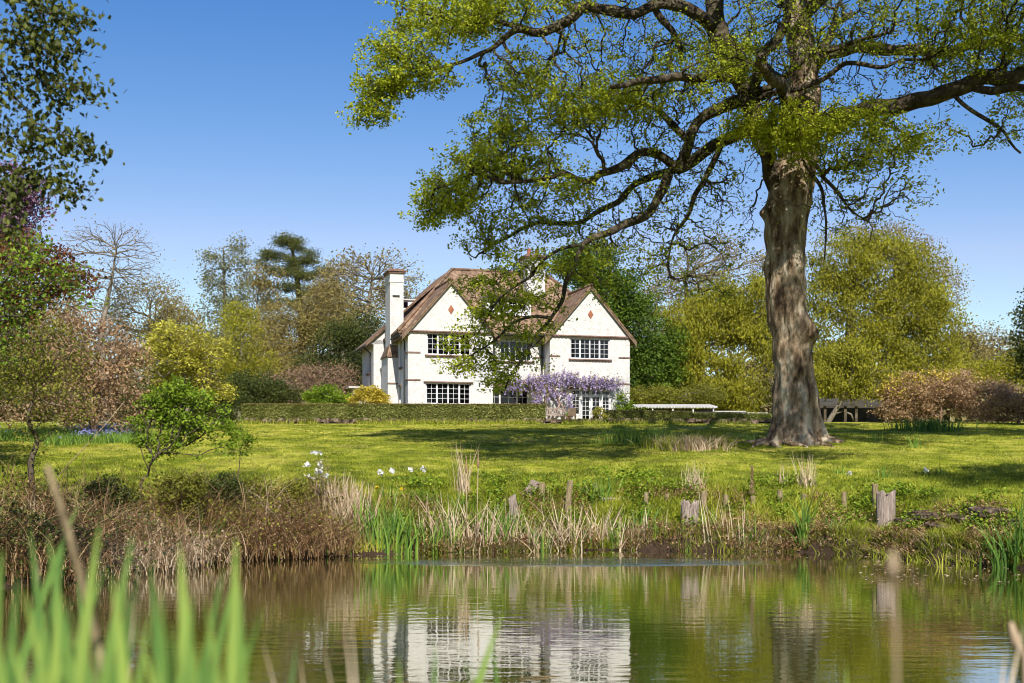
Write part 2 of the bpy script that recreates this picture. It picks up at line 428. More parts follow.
def ground_mat():
    m, n, l = new_mat('lawn')
    tc = n.new('ShaderNodeTexCoord')
    def noise(scale, st, det=5, rg=0.6):
        mp = n.new('ShaderNodeMapping'); mp.inputs['Scale'].default_value = st
        l.new(tc.outputs['Object'], mp.inputs[0])
        z = n.new('ShaderNodeTexNoise'); z.inputs['Scale'].default_value = scale; z.inputs['Detail'].default_value = det
        z.inputs['Roughness'].default_value = rg
        l.new(mp.outputs[0], z.inputs[0]); return z
    a = noise(0.75, (0.55, 1.0, 1), 8, 0.8); f = noise(7, (0.6, 1, 1), 8, 0.75); g = noise(0.5, (0.35, 1.3, 1), 6, 0.7)
    r1 = ramp(n, [(0.42, (0.09, 0.11, 0.006)), (0.47, (0.17, 0.195, 0.011)), (0.51, (0.28, 0.285, 0.022)), (0.56, (0.48, 0.43, 0.09))])
    ma = n.new('ShaderNodeMath'); ma.operation = 'MULTIPLY_ADD'; ma.inputs[1].default_value = 0.3
    l.new(f.outputs[0], ma.inputs[0])
    mb = n.new('ShaderNodeMath'); mb.operation = 'MULTIPLY'; mb.inputs[1].default_value = 0.7
    l.new(a.outputs[0], mb.inputs[0]); l.new(mb.outputs[0], ma.inputs[2]); l.new(ma.outputs[0], r1.inputs[0])
    # dry mown streaks
    r2 = ramp(n, [(0.5, (0, 0, 0)), (0.62, (1, 1, 1))])
    l.new(g.outputs[0], r2.inputs[0])
    mx = n.new('ShaderNodeMix'); mx.data_type = 'RGBA'
    m3 = n.new('ShaderNodeMath'); m3.operation = 'MULTIPLY'; m3.inputs[1].default_value = 0.75
    l.new(r2.outputs[0], m3.inputs[0]); l.new(m3.outputs[0], mx.inputs[0])
    l.new(r1.outputs[0], mx.inputs[6]); mx.inputs[7].default_value = (0.40, 0.31, 0.085, 1)
    # bare earth on the bank, darkened for undercut shade, from the tint attribute
    at_ = n.new('ShaderNodeAttribute'); at_.attribute_name = 'tint'
    r3 = ramp(n, [(0.3, (0.018, 0.012, 0.008)), (0.6, (0.07, 0.045, 0.028)), (0.75, (0.15, 0.10, 0.06))])
    l.new(f.outputs[0], r3.inputs[0])
    mx2 = n.new('ShaderNodeMix'); mx2.data_type = 'RGBA'
    l.new(at_.outputs['Fac'], mx2.inputs[0]); l.new(mx.outputs[2], mx2.inputs[6]); l.new(r3.outputs[0], mx2.inputs[7])
    # lusher, deeper green towards the pond; clumpy turf
    sp = n.new('ShaderNodeSeparateXYZ'); l.new(tc.outputs['Object'], sp.inputs[0])
    mr = n.new('ShaderNodeMapRange'); mr.inputs[1].default_value = 38; mr.inputs[2].default_value = 56; mr.inputs[3].default_value = 1; mr.inputs[4].default_value = 0
    l.new(sp.outputs[1], mr.inputs[0])
    t1 = noise(1.6, (0.7, 1, 1), 6, 0.7); rt_ = ramp(n, [(0.44, (0.05, 0.075, 0.005)), (0.52, (0.13, 0.17, 0.008)), (0.6, (0.30, 0.33, 0.02))]); l.new(t1.outputs[0], rt_.inputs[0])
    mg = n.new('ShaderNodeMix'); mg.data_type = 'RGBA'
    mm = n.new('ShaderNodeMath'); mm.operation = 'MULTIPLY'; mm.inputs[1].default_value = 0.75; l.new(mr.outputs[0], mm.inputs[0])
    l.new(mm.outputs[0], mg.inputs[0]); l.new(mx.outputs[2], mg.inputs[6]); l.new(rt_.outputs[0], mg.inputs[7])
    l.new(mg.outputs[2], mx2.inputs[6])
    p = n.new('ShaderNodeBsdfPrincipled'); p.inputs['Roughness'].default_value = 0.95; p.inputs['Specular IOR Level'].default_value = 0.1
    l.new(mx2.outputs[2], p.inputs['Base Color'])
    b = n.new('ShaderNodeBump'); b.inputs['Strength'].default_value = 1.0; b.inputs['Distance'].default_value = 0.08
    l.new(f.outputs[0], b.inputs['Height']); l.new(b.outputs[0], p.inputs['Normal'])
    o = n.new('ShaderNodeOutputMaterial'); l.new(p.outputs[0], o.inputs[0])
    return m


xs = np.concatenate([[-3000, -800, -300, -150, -90], np.arange(-60, -24, 2), np.arange(-24, 24, 0.3), np.arange(24, 62, 2), [90, 150, 300, 800, 3000]])
ys = np.concatenate([[-3000, -500, -100, -30, -10], np.arange(-4, 20, 0.7), np.arange(20, 42, 0.25), np.arange(42, 80, 0.8), np.arange(80, 140, 4), [160, 200, 300, 400, 800, 3000]])
X, Y = np.meshgrid(xs, ys)
Z = gz(X.ravel(), Y.ravel())
nx, ny = len(xs), len(ys)
I = np.arange(nx * ny).reshape(ny, nx)
Q = np.stack([I[:-1, :-1], I[:-1, 1:], I[1:, 1:], I[1:, :-1]], -1).reshape(-1, 4)
dd = Y.ravel() - edge(X.ravel())
earth = 1 - sstep(0.8, 3.0, dd)
g_mb = MB().add(np.stack([X.ravel(), Y.ravel(), Z], -1), Q, tint=earth)
ground = g_mb.build('ground', ground_mat(), smooth=True)
tag(ground, 'mown green lawn rising from the pond bank to the house', kind='structure')


def water_mat():
    m, n, l = new_mat('pond_water')
    tc = n.new('ShaderNodeTexCoord')
    def noise(scale, st, det, rg=0.5):
        mp = n.new('ShaderNodeMapping'); mp.inputs['Scale'].default_value = st
        l.new(tc.outputs['Object'], mp.inputs[0])
        z = n.new('ShaderNodeTexNoise'); z.inputs['Scale'].default_value = scale; z.inputs['Detail'].default_value = det
        z.inputs['Roughness'].default_value = rg
        l.new(mp.outputs[0], z.inputs[0]); return z
    a = noise(1.0, (1.3, 3.4, 1), 3, 0.5)
    c = noise(0.28, (0.5, 1.2, 1), 2)
    # the breeze patch by the far bank
    gm = n.new('ShaderNodeMapping'); gm.inputs['Location'].default_value = (-0.24, -18.3, 0); gm.inputs['Scale'].default_value = (0.18, 0.6, 1)
    l.new(tc.outputs['Object'], gm.inputs[0])
    gr = n.new('ShaderNodeTexGradient'); gr.gradient_type = 'SPHERICAL'; l.new(gm.outputs[0], gr.inputs[0])
    amp = n.new('ShaderNodeMath'); amp.operation = 'MULTIPLY_ADD'; amp.inputs[1].default_value = 70.0; amp.inputs[2].default_value = 1.0
    l.new(gr.outputs[0], amp.inputs[0])
    c2 = n.new('ShaderNodeMath'); c2.operation = 'MULTIPLY_ADD'; c2.inputs[1].default_value = 1.0; c2.inputs[2].default_value = 0.45
    l.new(c.outputs[0], c2.inputs[0])
    am = n.new('ShaderNodeMath'); am.operation = 'MULTIPLY'; l.new(amp.outputs[0], am.inputs[0]); l.new(c2.outputs[0], am.inputs[1])
    hh = n.new('ShaderNodeMath'); hh.operation = 'MULTIPLY'; l.new(a.outputs[0], hh.inputs[0]); l.new(am.outputs[0], hh.inputs[1])
    b = n.new('ShaderNodeBump'); b.inputs['Strength'].default_value = 1.0; b.inputs['Distance'].default_value = 0.0047
    l.new(hh.outputs[0], b.inputs['Height'])
    d = n.new('ShaderNodeBsdfDiffuse'); d.inputs[0].default_value = (0.055, 0.062, 0.006, 1)
    g = n.new('ShaderNodeBsdfGlossy'); g.inputs['Roughness'].default_value = 0.015; g.inputs[0].default_value = (0.95, 0.95, 0.92, 1)
    fr = n.new('ShaderNodeFresnel'); fr.inputs[0].default_value = 2.3
    for s_ in (g, fr): l.new(b.outputs[0], s_.inputs['Normal'])
    x = n.new('ShaderNodeMixShader')
    fm = n.new('ShaderNodeMath'); fm.operation = 'MULTIPLY'; fm.inputs[1].default_value = 1.4; fm.use_clamp = True; l.new(fr.outputs[0], fm.inputs[0])
    l.new(fm.outputs[0], x.inputs[0]); l.new(d.outputs[0], x.inputs[1]); l.new(g.outputs[0], x.inputs[2])
    o = n.new('ShaderNodeOutputMaterial'); l.new(x.outputs[0], o.inputs[0])
    return m


wmb = MB()
wx = np.linspace(-26, 26, 27); wy = np.linspace(2.5, 37, 30)
WX, WY = np.meshgrid(wx, wy)
I = np.arange(WX.size).reshape(WX.shape)
wmb.add(np.stack([WX.ravel(), WY.ravel(), WX.ravel() * 0], -1), np.stack([I[:-1, :-1], I[:-1, 1:], I[1:, 1:], I[1:, :-1]], -1).reshape(-1, 4))
water = wmb.build('water', water_mat(), smooth=True)
tag(water, 'still brown green pond water reflecting the white house', kind='structure')

# ------------------------------------------------------------------ plant machinery
def leaves(P, size, up=0.35, aspect=0.55, jitter=0.4, mb=None, tint=None, droop=0.0):
    """one small folded four-cornered leaf at each point"""
    n = len(P)
    mb = mb or MB()
    if n == 0: return mb
    a = rng.normal(size=(n, 3)); a[:, 2] -= droop * 2
    a = nrm(a)
    q = rng.normal(size=(n, 3)); q[:, 2] += up * 3
    nn = nrm(q)
    b = nrm(np.cross(nn, a)); 
    a = nrm(np.cross(b, nn)) if droop == 0 else a
    s = size * (1 + jitter * (rng.random((n, 1)) * 2 - 1))
    A = a * s * 0.5; B = b * s * 0.5 * aspect
    up_ = np.cross(a, b) * s * 0.1
    V = np.stack([P - A, P + B * 1.0 + up_, P + A, P - B + up_], 1).reshape(-1, 3)
    Q = np.arange(4 * n).reshape(n, 4)
    if tint is None: tint = rng.random(n)
    mb.add(V, Q, tint=np.repeat(np.clip(tint, 0, 1), 4))
    return mb


def tube(mb, pts, rad, k=6, tint=0.5, cap=True):
    """smooth tapered tube through pts"""
    pts = np.asarray(pts, float); rad = np.asarray(rad, float)
    n = len(pts)
    t = nrm(np.gradient(pts, axis=0))
    ref = np.array([0.31, 0.83, 0.17]) if abs(t[:, 2]).mean() > 0.7 else np.array([0.1, 0.2, 1.0])
    u = nrm(np.cross(t, ref)); v = np.cross(t, u)
    an = np.arange(k) / k * 2 * math.pi
    V = pts[:, None] + rad[:, None, None] * (u[:, None] * np.cos(an)[None, :, None] + v[:, None] * np.sin(an)[None, :, None])
    V = V.reshape(-1, 3)
    i = np.arange(n - 1)[:, None] * k; j = np.arange(k)[None]; j2 = (j + 1) % k
    Q = np.stack([i + j, i + j2, i + k + j2, i + k + j], -1).reshape(-1, 4)
    T = []
    if cap:
        V = np.vstack([V, pts[-1], pts[0]])
        c = n * k
        T = [((n - 1) * k + a, (n - 1) * k + (a + 1) % k, c) for a in range(k)] + [((a + 1) % k, a, c + 1) for a in range(k)]
    mb.add(V, Q, T, tint=tint)
    return mb


def tubes_batch(mb, C, R, k=3):
    """C (n,m,3) chains, R (n,m) radii"""
    n, m, _ = C.shape
    if n == 0: return
    t = nrm(np.gradient(C, axis=1))
    ref = nrm(rng.normal(size=(n, 1, 3)))
    u = nrm(np.cross(t, ref)); v = np.cross(t, u)
    an = np.arange(k) / k * 2 * math.pi
    V = C[:, :, None] + R[:, :, None, None] * (u[:, :, None] * np.cos(an)[None, None, :, None] + v[:, :, None] * np.sin(an)[None, None, :, None])
    base = (np.arange(n) * m * k)[:, None, None]
    i = (np.arange(m - 1) * k)[None, :, None]; j = np.arange(k)[None, None]; j2 = (j + 1) % k
    Q = np.stack([base + i + j, base + i + j2, base + i + k + j2, base + i + k + j], -1).reshape(-1, 4)
    mb.add(V.reshape(-1, 3), Q)


def resample(pts, rad, step):
    pts = np.asarray(pts, float); rad = np.asarray(rad, float)
    # Catmull-Rom
    P = np.vstack([2 * pts[0] - pts[1], pts, 2 * pts[-1] - pts[-2]])
    out, ro = [], []
    for i in range(len(pts) - 1):
        p0, p1, p2, p3 = P[i:i + 4]
        m = max(2, int(np.linalg.norm(p2 - p1) / step))
        for t in np.linspace(0, 1, m, endpoint=False):
            out.append(0.5 * (2 * p1 + (p2 - p0) * t + (2 * p0 - 5 * p1 + 4 * p2 - p3) * t * t + (3 * p1 - p0 - 3 * p2 + p3) * t ** 3))
            ro.append(rad[i] * (1 - t) + rad[i + 1] * t)
    out.append(pts[-1]); ro.append(rad[-1])
    return np.array(out), np.array(ro)


def grow(sk_pts, sk_dir, attr, tip=0.01, wob=0.07, m=5, expo=2.3, trunkbias=0.0, base=None, rmax=1e9, sag=0.0, k=3, alpha=0.3):
    """join every attractor to the nearest branch so far; returns chains, radii"""
    n0 = len(sk_pts)
    cap = n0 + len(attr) * (m - 1)
    P = np.zeros((cap, 3)); Dr = np.zeros((cap, 3)); par = np.full(cap, -1)
    P[:n0] = sk_pts; Dr[:n0] = sk_dir
    cnt = n0
    PL = np.zeros(cap)
    d0 = np.min(np.linalg.norm(attr[:, None] - sk_pts[None, ::max(1, n0 // 60)], axis=2), axis=1)
    order = np.argsort(d0)
    ch = []
    base = sk_pts[0] if base is None else base
    for ai in order:
        a = attr[ai]
        v = a - P[:cnt]
        d = np.sqrt((v * v).sum(1)) + 1e-6
        c = (v * Dr[:cnt]).sum(1) / d
        s = d * (1 + 0.45 * (1 - c))
        s = s + alpha * PL[:cnt]
        if trunkbias: s = s + trunkbias * np.maximum(0, P[:cnt, 2] - a[2])
        i = int(np.argmin(s))
        p0 = P[i]; dd_ = d[i]
        p1 = p0 + Dr[i] * dd_ * 0.4 + rng.normal(size=3) * dd_ * wob
        p1[2] -= sag * dd_
        t = np.linspace(0, 1, m)[1:, None]
        q = (1 - t) ** 2 * p0 + 2 * t * (1 - t) * p1 + t * t * a
        q[:-1] += rng.normal(size=(m - 2, 3)) * dd_ * wob * 0.5
        ids = np.arange(cnt, cnt + m - 1)
        P[ids] = q
        prev = np.vstack([p0, q[:-1]])
        Dr[ids] = nrm(q - prev)
        PL[ids] = PL[i] + np.cumsum(np.linalg.norm(q - prev, axis=1))
        par[ids[0]] = i; par[ids[1:]] = ids[:-1]
        ch.append(np.concatenate([[i], ids]))
        cnt += m - 1
    w = np.zeros(cap)
    for c_ in ch: w[c_[-1]] += 1
    for i in range(cnt - 1, n0 - 1, -1):
        w[par[i]] += w[i]
    R = np.minimum(tip * np.maximum(w, 1) ** (1 / expo), rmax)
    ch = np.array(ch)
    C = P[ch]
    RR = R[ch]
    RR[:, 0] = RR[:, 1]
    return C, RR, w[:n0]


def blob_points(blobs, D, total, depth=0.8, shell=0.0, Doff=0.0):
    """sample points in ellipsoids given in picture pixels at distance D: (cx, cy, rx, ry, weight[, extra D])"""
    ws = np.array([b[2] * b[3] * b[4] for b in blobs], float); ws /= ws.sum()
    out = []
    for b, w in zip(blobs, ws):
        n = max(3, int(total * w))
        g = nrm(rng.normal(size=(n, 3)))
        r = rng.random((n, 1)) ** (1 / (3 + 5 * shell))
        g = g * r
        Db = D + (b[5] if len(b) > 5 else 0)
        c = at(b[0], b[1], Db)
        sc = Db / F
        out.append(c + g * np.array([b[2] * sc, max(b[2], b[3] * 0.6) * sc * depth, b[3] * sc]))
    return np.vstack(out)


def tree(name, label, cat, px, D, trunk, blobs, leaf, nattr=300, nleaf=9000, lsize=0.3, bark='bark_grey', tip=0.012,
         spread=0.5, depth=0.8, group=None, shell=0.2, aspect=0.6, droop=0.0, wob=0.07, leaf_part='crown', sd=None, flowers=None,
         limit_r=1e9, expo=2.3, sink=0.2, tz=None, mat2=None, up=0.15, sag=0.0, k=3, alpha=0.35, flat=0.6):
    """trunk: list of (px, py, radius m) from the ground up; everything in local space of an empty at the base"""
    if sd is not None: seed(sd)
    b = onground(px, D)
    if tz is not None: b[2] = tz
    root = empty(name, b, label, cat, group)
    tp = [b - np.array([0, 0, sink])] + [at(a_, y_, D) for a_, y_, _ in trunk]
    tr = [trunk[0][2] * 1.25] + [r_ for _, _, r_ in trunk]
    for i in range(1, len(tp)): tp[i][1] += rng.normal() * 0.15
    sp, sr = resample(tp, tr, max(0.15, (tp[-1][2] - tp[0][2]) / 30))
    sd_ = nrm(np.gradient(sp, axis=0))
    A = blob_points(blobs, D, nattr, depth, shell)
    hole = vnoise(A, 60.0 / D)
    keep = (A[:, 2] > gz(A[:, 0], A[:, 1]) + 0.15) & (hole >= np.quantile(hole, .2))
    A = A[keep]
    skip = max(1, len(sp) // 3)
    C, R, w = grow(sp[skip:], sd_[skip:], A, tip=tip, wob=wob, expo=expo, rmax=max(sr[len(sr) // 2] * 0.8, tip * 2), sag=sag, alpha=alpha)
    mb = MB(); tube(mb, sp, np.maximum(sr, tip), 8)
    mb.V = [v for v in mb.V]
    mb.build('trunk', M[bark], root, smooth=True, loc=b).location = (0, 0, 0)
    mb = MB(); tubes_batch(mb, C, R, k)
    mb.build('branches', M[bark], root, smooth=True, loc=b).location = (0, 0, 0)
    if nleaf:
        per = max(1, nleaf // len(A))
        ct = rng.random(len(A)) * 0.35 + vnoise(A, 75.0 / D) * .35 - .05
        LP = np.repeat(A, per, axis=0) + rng.normal(size=(len(A) * per, 3)) * spread * np.array([1, 1, flat])
        tn = np.repeat(ct, per) + rng.random(len(LP)) * 0.35
        kk = LP[:, 2] > gz(LP[:, 0], LP[:, 1]) + 0.02
        mb = leaves(LP[kk], lsize, aspect=aspect, droop=droop, tint=tn[kk], up=up)
        mb.build(leaf_part, M[leaf], root, loc=b).location = (0, 0, 0)
    if flowers:
        fname, fmat, cnt, fs, fblobs = flowers
        FP = blob_points(fblobs, D, cnt // 6, depth * 1.0, 0.8)
        FP = np.repeat(FP, 6, axis=0) + rng.normal(size=(len(FP) * 6, 3)) * spread * 0.45
        mb = leaves(FP, fs, aspect=0.8)
        mb.build(fname, M[fmat], root, loc=b).location = (0, 0, 0)
    return root


def blades(mb, B, hgt, wid, lean, segs=3, tint=None, bend=0.5):
    """tapering strips: B (n,3) bases, hgt (n), wid (n), lean (n,2) horizontal tip offset as a share of height"""
    n = len(B)
    hgt = np.broadcast_to(hgt, (n,)); wid = np.broadcast_to(wid, (n,))
    an = rng.random(n) * math.pi
    side = np.stack([np.cos(an), np.sin(an), an * 0], -1) * np.array([1, 0.5, 1])
    side = nrm(side)
    ts = np.linspace(0, 1, segs + 1)
    Vs = []
    for i, t in enumerate(ts):
        off = np.zeros((n, 3))
        off[:, :2] = lean * (hgt * (t ** (1 + bend * 2)))[:, None]
        off[:, 2] = hgt * (t - 0.25 * t * t * np.minimum(1, (lean ** 2).sum(1)))
        c = B + off
        w = wid * (1 - t) ** 0.6 * 0.5 if i < segs else wid * 0
        if i < segs:
            Vs.append(c - side * w[:, None]); Vs.append(c + side * w[:, None])
        else:
            Vs.append(c)
    V = np.stack(Vs, 1)
    m = V.shape[1]
    base = (np.arange(n) * m)[:, None]
    Q = [np.stack([base[:, 0] + 2 * i, base[:, 0] + 2 * i + 1, base[:, 0] + 2 * i + 3, base[:, 0] + 2 * i + 2], -1) for i in range(segs - 1)]
    Q = np.vstack(Q) if Q else None
    T = np.stack([base[:, 0] + 2 * (segs - 1), base[:, 0] + 2 * segs - 1, base[:, 0] + 2 * segs], -1)
    if tint is None: tint = rng.random(n)
    mb.add(V.reshape(-1, 3), Q, T, tint=np.repeat(tint, m))
    return mb

# ------------------------------------------------------------------ the house, in its own axes: x along the front, y back, z up
HZ = 5.08
house = empty('country_house', (-5.93, 73.0, HZ), 'white roughcast country house with brown tiled roof and two front gables', 'house', rz=math.radians(15.5))
EAVE = 5.25
GR = 2.85       # rise of the front gables


def wall_holes(mb, u0, u1, w0, w1, holes, v=0.0, depth=0.18, axis='u', sgn=1, mi=0):
    """wall face with real openings and their reveals; axis 'u': faces -y at y=v; axis 'v': faces -x at x=v"""
    us = sorted({u0, u1, *[h[0] for h in holes], *[h[1] for h in holes]})
    ws = sorted({w0, w1, *[h[2] for h in holes], *[h[3] for h in holes]})
    def p(u, w, d=0.0):
        return (u, v + d, w) if axis == 'u' else (v + d, u, w)
    for i in range(len(us) - 1):
        for j in range(len(ws) - 1):
            cu, cw = (us[i] + us[i + 1]) / 2, (ws[j] + ws[j + 1]) / 2
            if any(h[0] < cu < h[1] and h[2] < cw < h[3] for h in holes): continue
            mb.add([p(us[i], ws[j]), p(us[i + 1], ws[j]), p(us[i + 1], ws[j + 1]), p(us[i], ws[j + 1])], [(0, 1, 2, 3)], mi=mi)
    for a, b, c, d in holes:
        for q in (((a, c), (b, c)), ((b, c), (b, d)), ((b, d), (a, d)), ((a, d), (a, c))):
            (x0, y0), (x1, y1) = q
            mb.add([p(x0, y0), p(x1, y1), p(x1, y1, depth), p(x0, y0, depth)], [(0, 1, 2, 3)], mi=mi)


# openings (u0, u1, w0, w1)
LU = (1.08, 3.72, 3.88, 5.16 - 0.02)
LG = (1.02, 3.70, 1.05, 2.28)
RU = (9.72, 12.22, 3.86, 5.08)
RG = (9.78, 12.30, 0.05, 2.05)
CU = (5.75, 7.75, 3.75, 4.95)
CG = (5.05, 7.55, 0.75, 2.05)
body = MB()
wall_holes(body, 0, 5.0, -0.6, EAVE, [LU, LG])
wall_holes(body, 8.47, 13.47, -0.6, EAVE, [RU, RG])
for a_, b_ in ((0.0, 5.0), (8.47, 13.47)):
    m_ = (a_ + b_) / 2
    # gable triangles, a shade proud of the wall below over a dentil course
    body.poly_prism([(a_ - 0.02, -0.05, EAVE), (b_ + 0.02, -0.05, EAVE), (m_, -0.05, EAVE + GR)], (0, 0.3, 0))
wall_holes(body, 5.0, 8.47, -0.6, EAVE, [CU, CG], v=1.25)
S1, S2 = (2.45, 3.05, 0.9, 2.3), (2.5, 3.1, 3.6, 4.9)
wall_holes(body, 0, 5.95, -0.6, EAVE, [(2.05, 2.75, 0.6, 2.2), (1.75, 2.45, 3.3, 4.9)], v=0.0, axis='v')
# returns, backs, right flank
body.add([(5, 0, -0.6), (5, 1.25, -0.6), (5, 1.25, EAVE), (5, 0, EAVE)], [(0, 1, 2, 3)])
body.add([(8.47, 0, -0.6), (8.47, 1.25, -0.6), (8.47, 1.25, EAVE), (8.47, 0, EAVE)], [(3, 2, 1, 0)])
body.add([(13.47, 0, -0.6), (13.47, 10.4, -0.6), (13.47, 10.4, EAVE), (13.47, 0, EAVE)], [(0, 1, 2, 3)])
body.add([(0, 10.4, -0.6), (13.47, 10.4, -0.6), (13.47, 10.4, EAVE), (0, 10.4, EAVE)], [(3, 2, 1, 0)])
# rear wing stepping out to the left
wall_holes(body, 5.95, 10.4, -0.6, EAVE, [(7.2, 8.3, 3.35, 4.75)], v=-1.0, axis='v')
body.add([(-1, 5.95, -0.6), (0, 5.95, -0.6), (0, 5.95, EAVE), (-1, 5.95, EAVE)], [(0, 1, 2, 3)])
body.add([(-1, 10.4, -0.6), (0, 10.4, -0.6), (0, 10.4, EAVE), (-1, 10.4, EAVE)], [(3, 2, 1, 0)])
body.build('wall', M['render'], house)
# rooms behind the glass
inn = MB()
inn.box((0.3, 3.6, -0.5), (13.2, 3.7, 5.2)); inn.box((0.25, 0.35, 2.7), (4.8, 3.55, 2.85)); inn.box((8.7, 0.35, 2.7), (13.2, 3.55, 2.85))
inn.box((5.1, 1.6, 2.7), (8.4, 3.55, 2.85)); inn.box((0.25, 0.35, -0.1), (13.2, 3.55, 0.02)); inn.box((0.2, 1.3, 5.2), (13.3, 9, 5.23))
inn.build('floor', M['interior'], house)


def window(u0, u1, w0, w1, lights, rows, v=0.0, axis='u', sill=True, hood=False, cols=2, name='window', glassdepth=0.13, bottom=True):
    """lights: list of relative widths; every light gets its own casement, glazing bars and glass"""
    mb = MB(); d = 0.07 + v
    def bx(a, b, c, e, y0, y1, m=mb):
        if axis == 'u': m.box((a, y0, c), (b, y1, e))
        else: m.box((y0, a, c), (y1, b, e))
    f = 0.04
    bx(u0, u0 + f, w0, w1, d, d + 0.1); bx(u1 - f, u1, w0, w1, d, d + 0.1)
    bx(u0 + f, u1 - f, w1 - f, w1, d, d + 0.1)
    if bottom: bx(u0 + f, u1 - f, w0, w0 + f, d, d + 0.1)
    tot = sum(abs(x) for x in lights); x = u0 + f; span = (u1 - u0 - 2 * f)
    panes = []
    for i, lw in enumerate(lights):
        x2 = x + span * abs(lw) / tot
        if i: bx(x - 0.02, x + 0.02, w0 + f, w1 - f, d - 0.005, d + 0.105)
        g = 0.035 if lw < 0 else 0.018
        a, b, c, e = x + 0.02, x2 - 0.02, w0 + f, w1 - f
        bx(a, a + g, c, e, d + 0.02, d + 0.085); bx(b - g, b, c, e, d + 0.02, d + 0.085)
        bx(a + g, b - g, c, c + g, d + 0.02, d + 0.085); bx(a + g, b - g, e - g, e, d + 0.02, d + 0.085)
        for q in range(1, cols):
            xx = a + (b - a) * q / cols; bx(xx - 0.01, xx + 0.01, c + g, e - g, d + 0.03, d + 0.075)
        for q in range(1, rows):
            zz = c + (e - c) * q / rows
            bx(a + g, b - g, zz - 0.01, zz + 0.01, d + 0.033, d + 0.072)
        panes.append((a + 0.03, b - 0.03, c + 0.03, e - 0.03))
        x = x2
    o = mb.build(name, M['white'], house)
    pm = MB()
    for a, b, c, e in panes: bx(a, b, c, e, d + 0.052, d + 0.057, pm)
    pm.build('pane', M['glass'], o)
    if sill:
        sm = MB(); e0 = v - 0.12
        bx(u0 - 0.1, u1 + 0.1, w0 - 0.07, w0 - 0.005, e0, v + 0.06, sm)
        n = int((u1 - u0 + 0.1) / 0.2)
        for i in range(n):
            a = u0 - 0.05 + i * 0.2
            bx(a, a + 0.1, w0 - 0.13, w0 - 0.072, v - 0.08, v - 0.002, sm)
        sm.build('sill', M['creasing'], o)
    if hood:
        sm = MB(); bx(u0 - 0.12, u1 + 0.12, w1 + 0.01, w1 + 0.07, v - 0.1, v - 0.002, sm)
        sm.build('hood_course', M['creasing'], o)
    return o


def curtain(a, b, c, e, y):
    mb = MB(); n = 24
    x = np.linspace(a, b, n); yy = y + 0.03 * np.sin(np.arange(n) * 1.7)
    V = np.vstack([np.stack([x, yy, x * 0 + c], -1), np.stack([x, yy, x * 0 + e], -1)])
    mb.add(V, [(i, i + 1, n + i + 1, n + i) for i in range(n - 1)], tint=0.5)
    return mb


w1_ = window(*LU, [-1, 1, 1, -1], 4)
w2_ = window(*LG, [-1, 1, 1, -1], 4, hood=True)
w3_ = window(*RU, [-1, 1, 1, -1], 4)
w4_ = window(*CU, [-1, 1.3, -1], 3, v=1.25)
w5_ = window(*CG, [-1, 1.5, -1], 3, v=1.25)
window(2.05, 2.75, 0.6, 2.2, [-1], 4, axis='v', hood=True)
window(1.75, 2.45, 3.3, 4.9, [-1], 4, axis='v')
window(7.2, 8.3, 3.35, 4.75, [-1, -1], 4, v=-1.0, axis='v')
curtain(11.72, 12.15, RU[2] + .05, RU[3] - .05, 0.42).build('curtain', M['curtain'], w3_)
curtain(LU[0] + .05, LU[0] + .3, LU[2] + .05, LU[3] - .05, 0.42).build('curtain', M['curtain'], w1_)
curtain(LG[1] - .3, LG[1] - .05, LG[2] + .05, LG[3] - .05, 0.42).build('curtain', M['curtain'], w2_)
# garden doors: side light, two doors, side light, under small top lights
gu0, gu1 = RG[0], RG[1]
fr_ = MB()
fr_.box((gu0, 0.07, 0.05), (gu0 + 0.06, 0.17, 2.05)); fr_.box((gu1 - 0.06, 0.07, 0.05), (gu1, 0.17, 2.05))
fr_.box((gu0 + 0.06, 0.07, 1.99), (gu1 - 0.06, 0.17, 2.05)); fr_.box((gu0 + 0.06, 0.07, 1.68), (gu1 - 0.06, 0.165, 1.74))
for xx in (gu0 + 0.62, gu0 + 1.26, gu0 + 1.90): fr_.box((xx - 0.035, 0.072, 0.05), (xx + 0.035, 0.162, 1.98))
dfr = fr_.build('door_frame', M['white'], house)
hd = MB(); hd.box((gu0 - 0.12, -0.1, 2.06), (gu1 + 0.12, -0.002, 2.12)); hd.build('hood_course', M['creasing'], dfr)
bays = [(gu0 + 0.07, gu0 + 0.58), (gu0 + 0.66, gu0 + 1.22), (gu0 + 1.30, gu0 + 1.86), (gu0 + 1.94, gu1 - 0.07)]
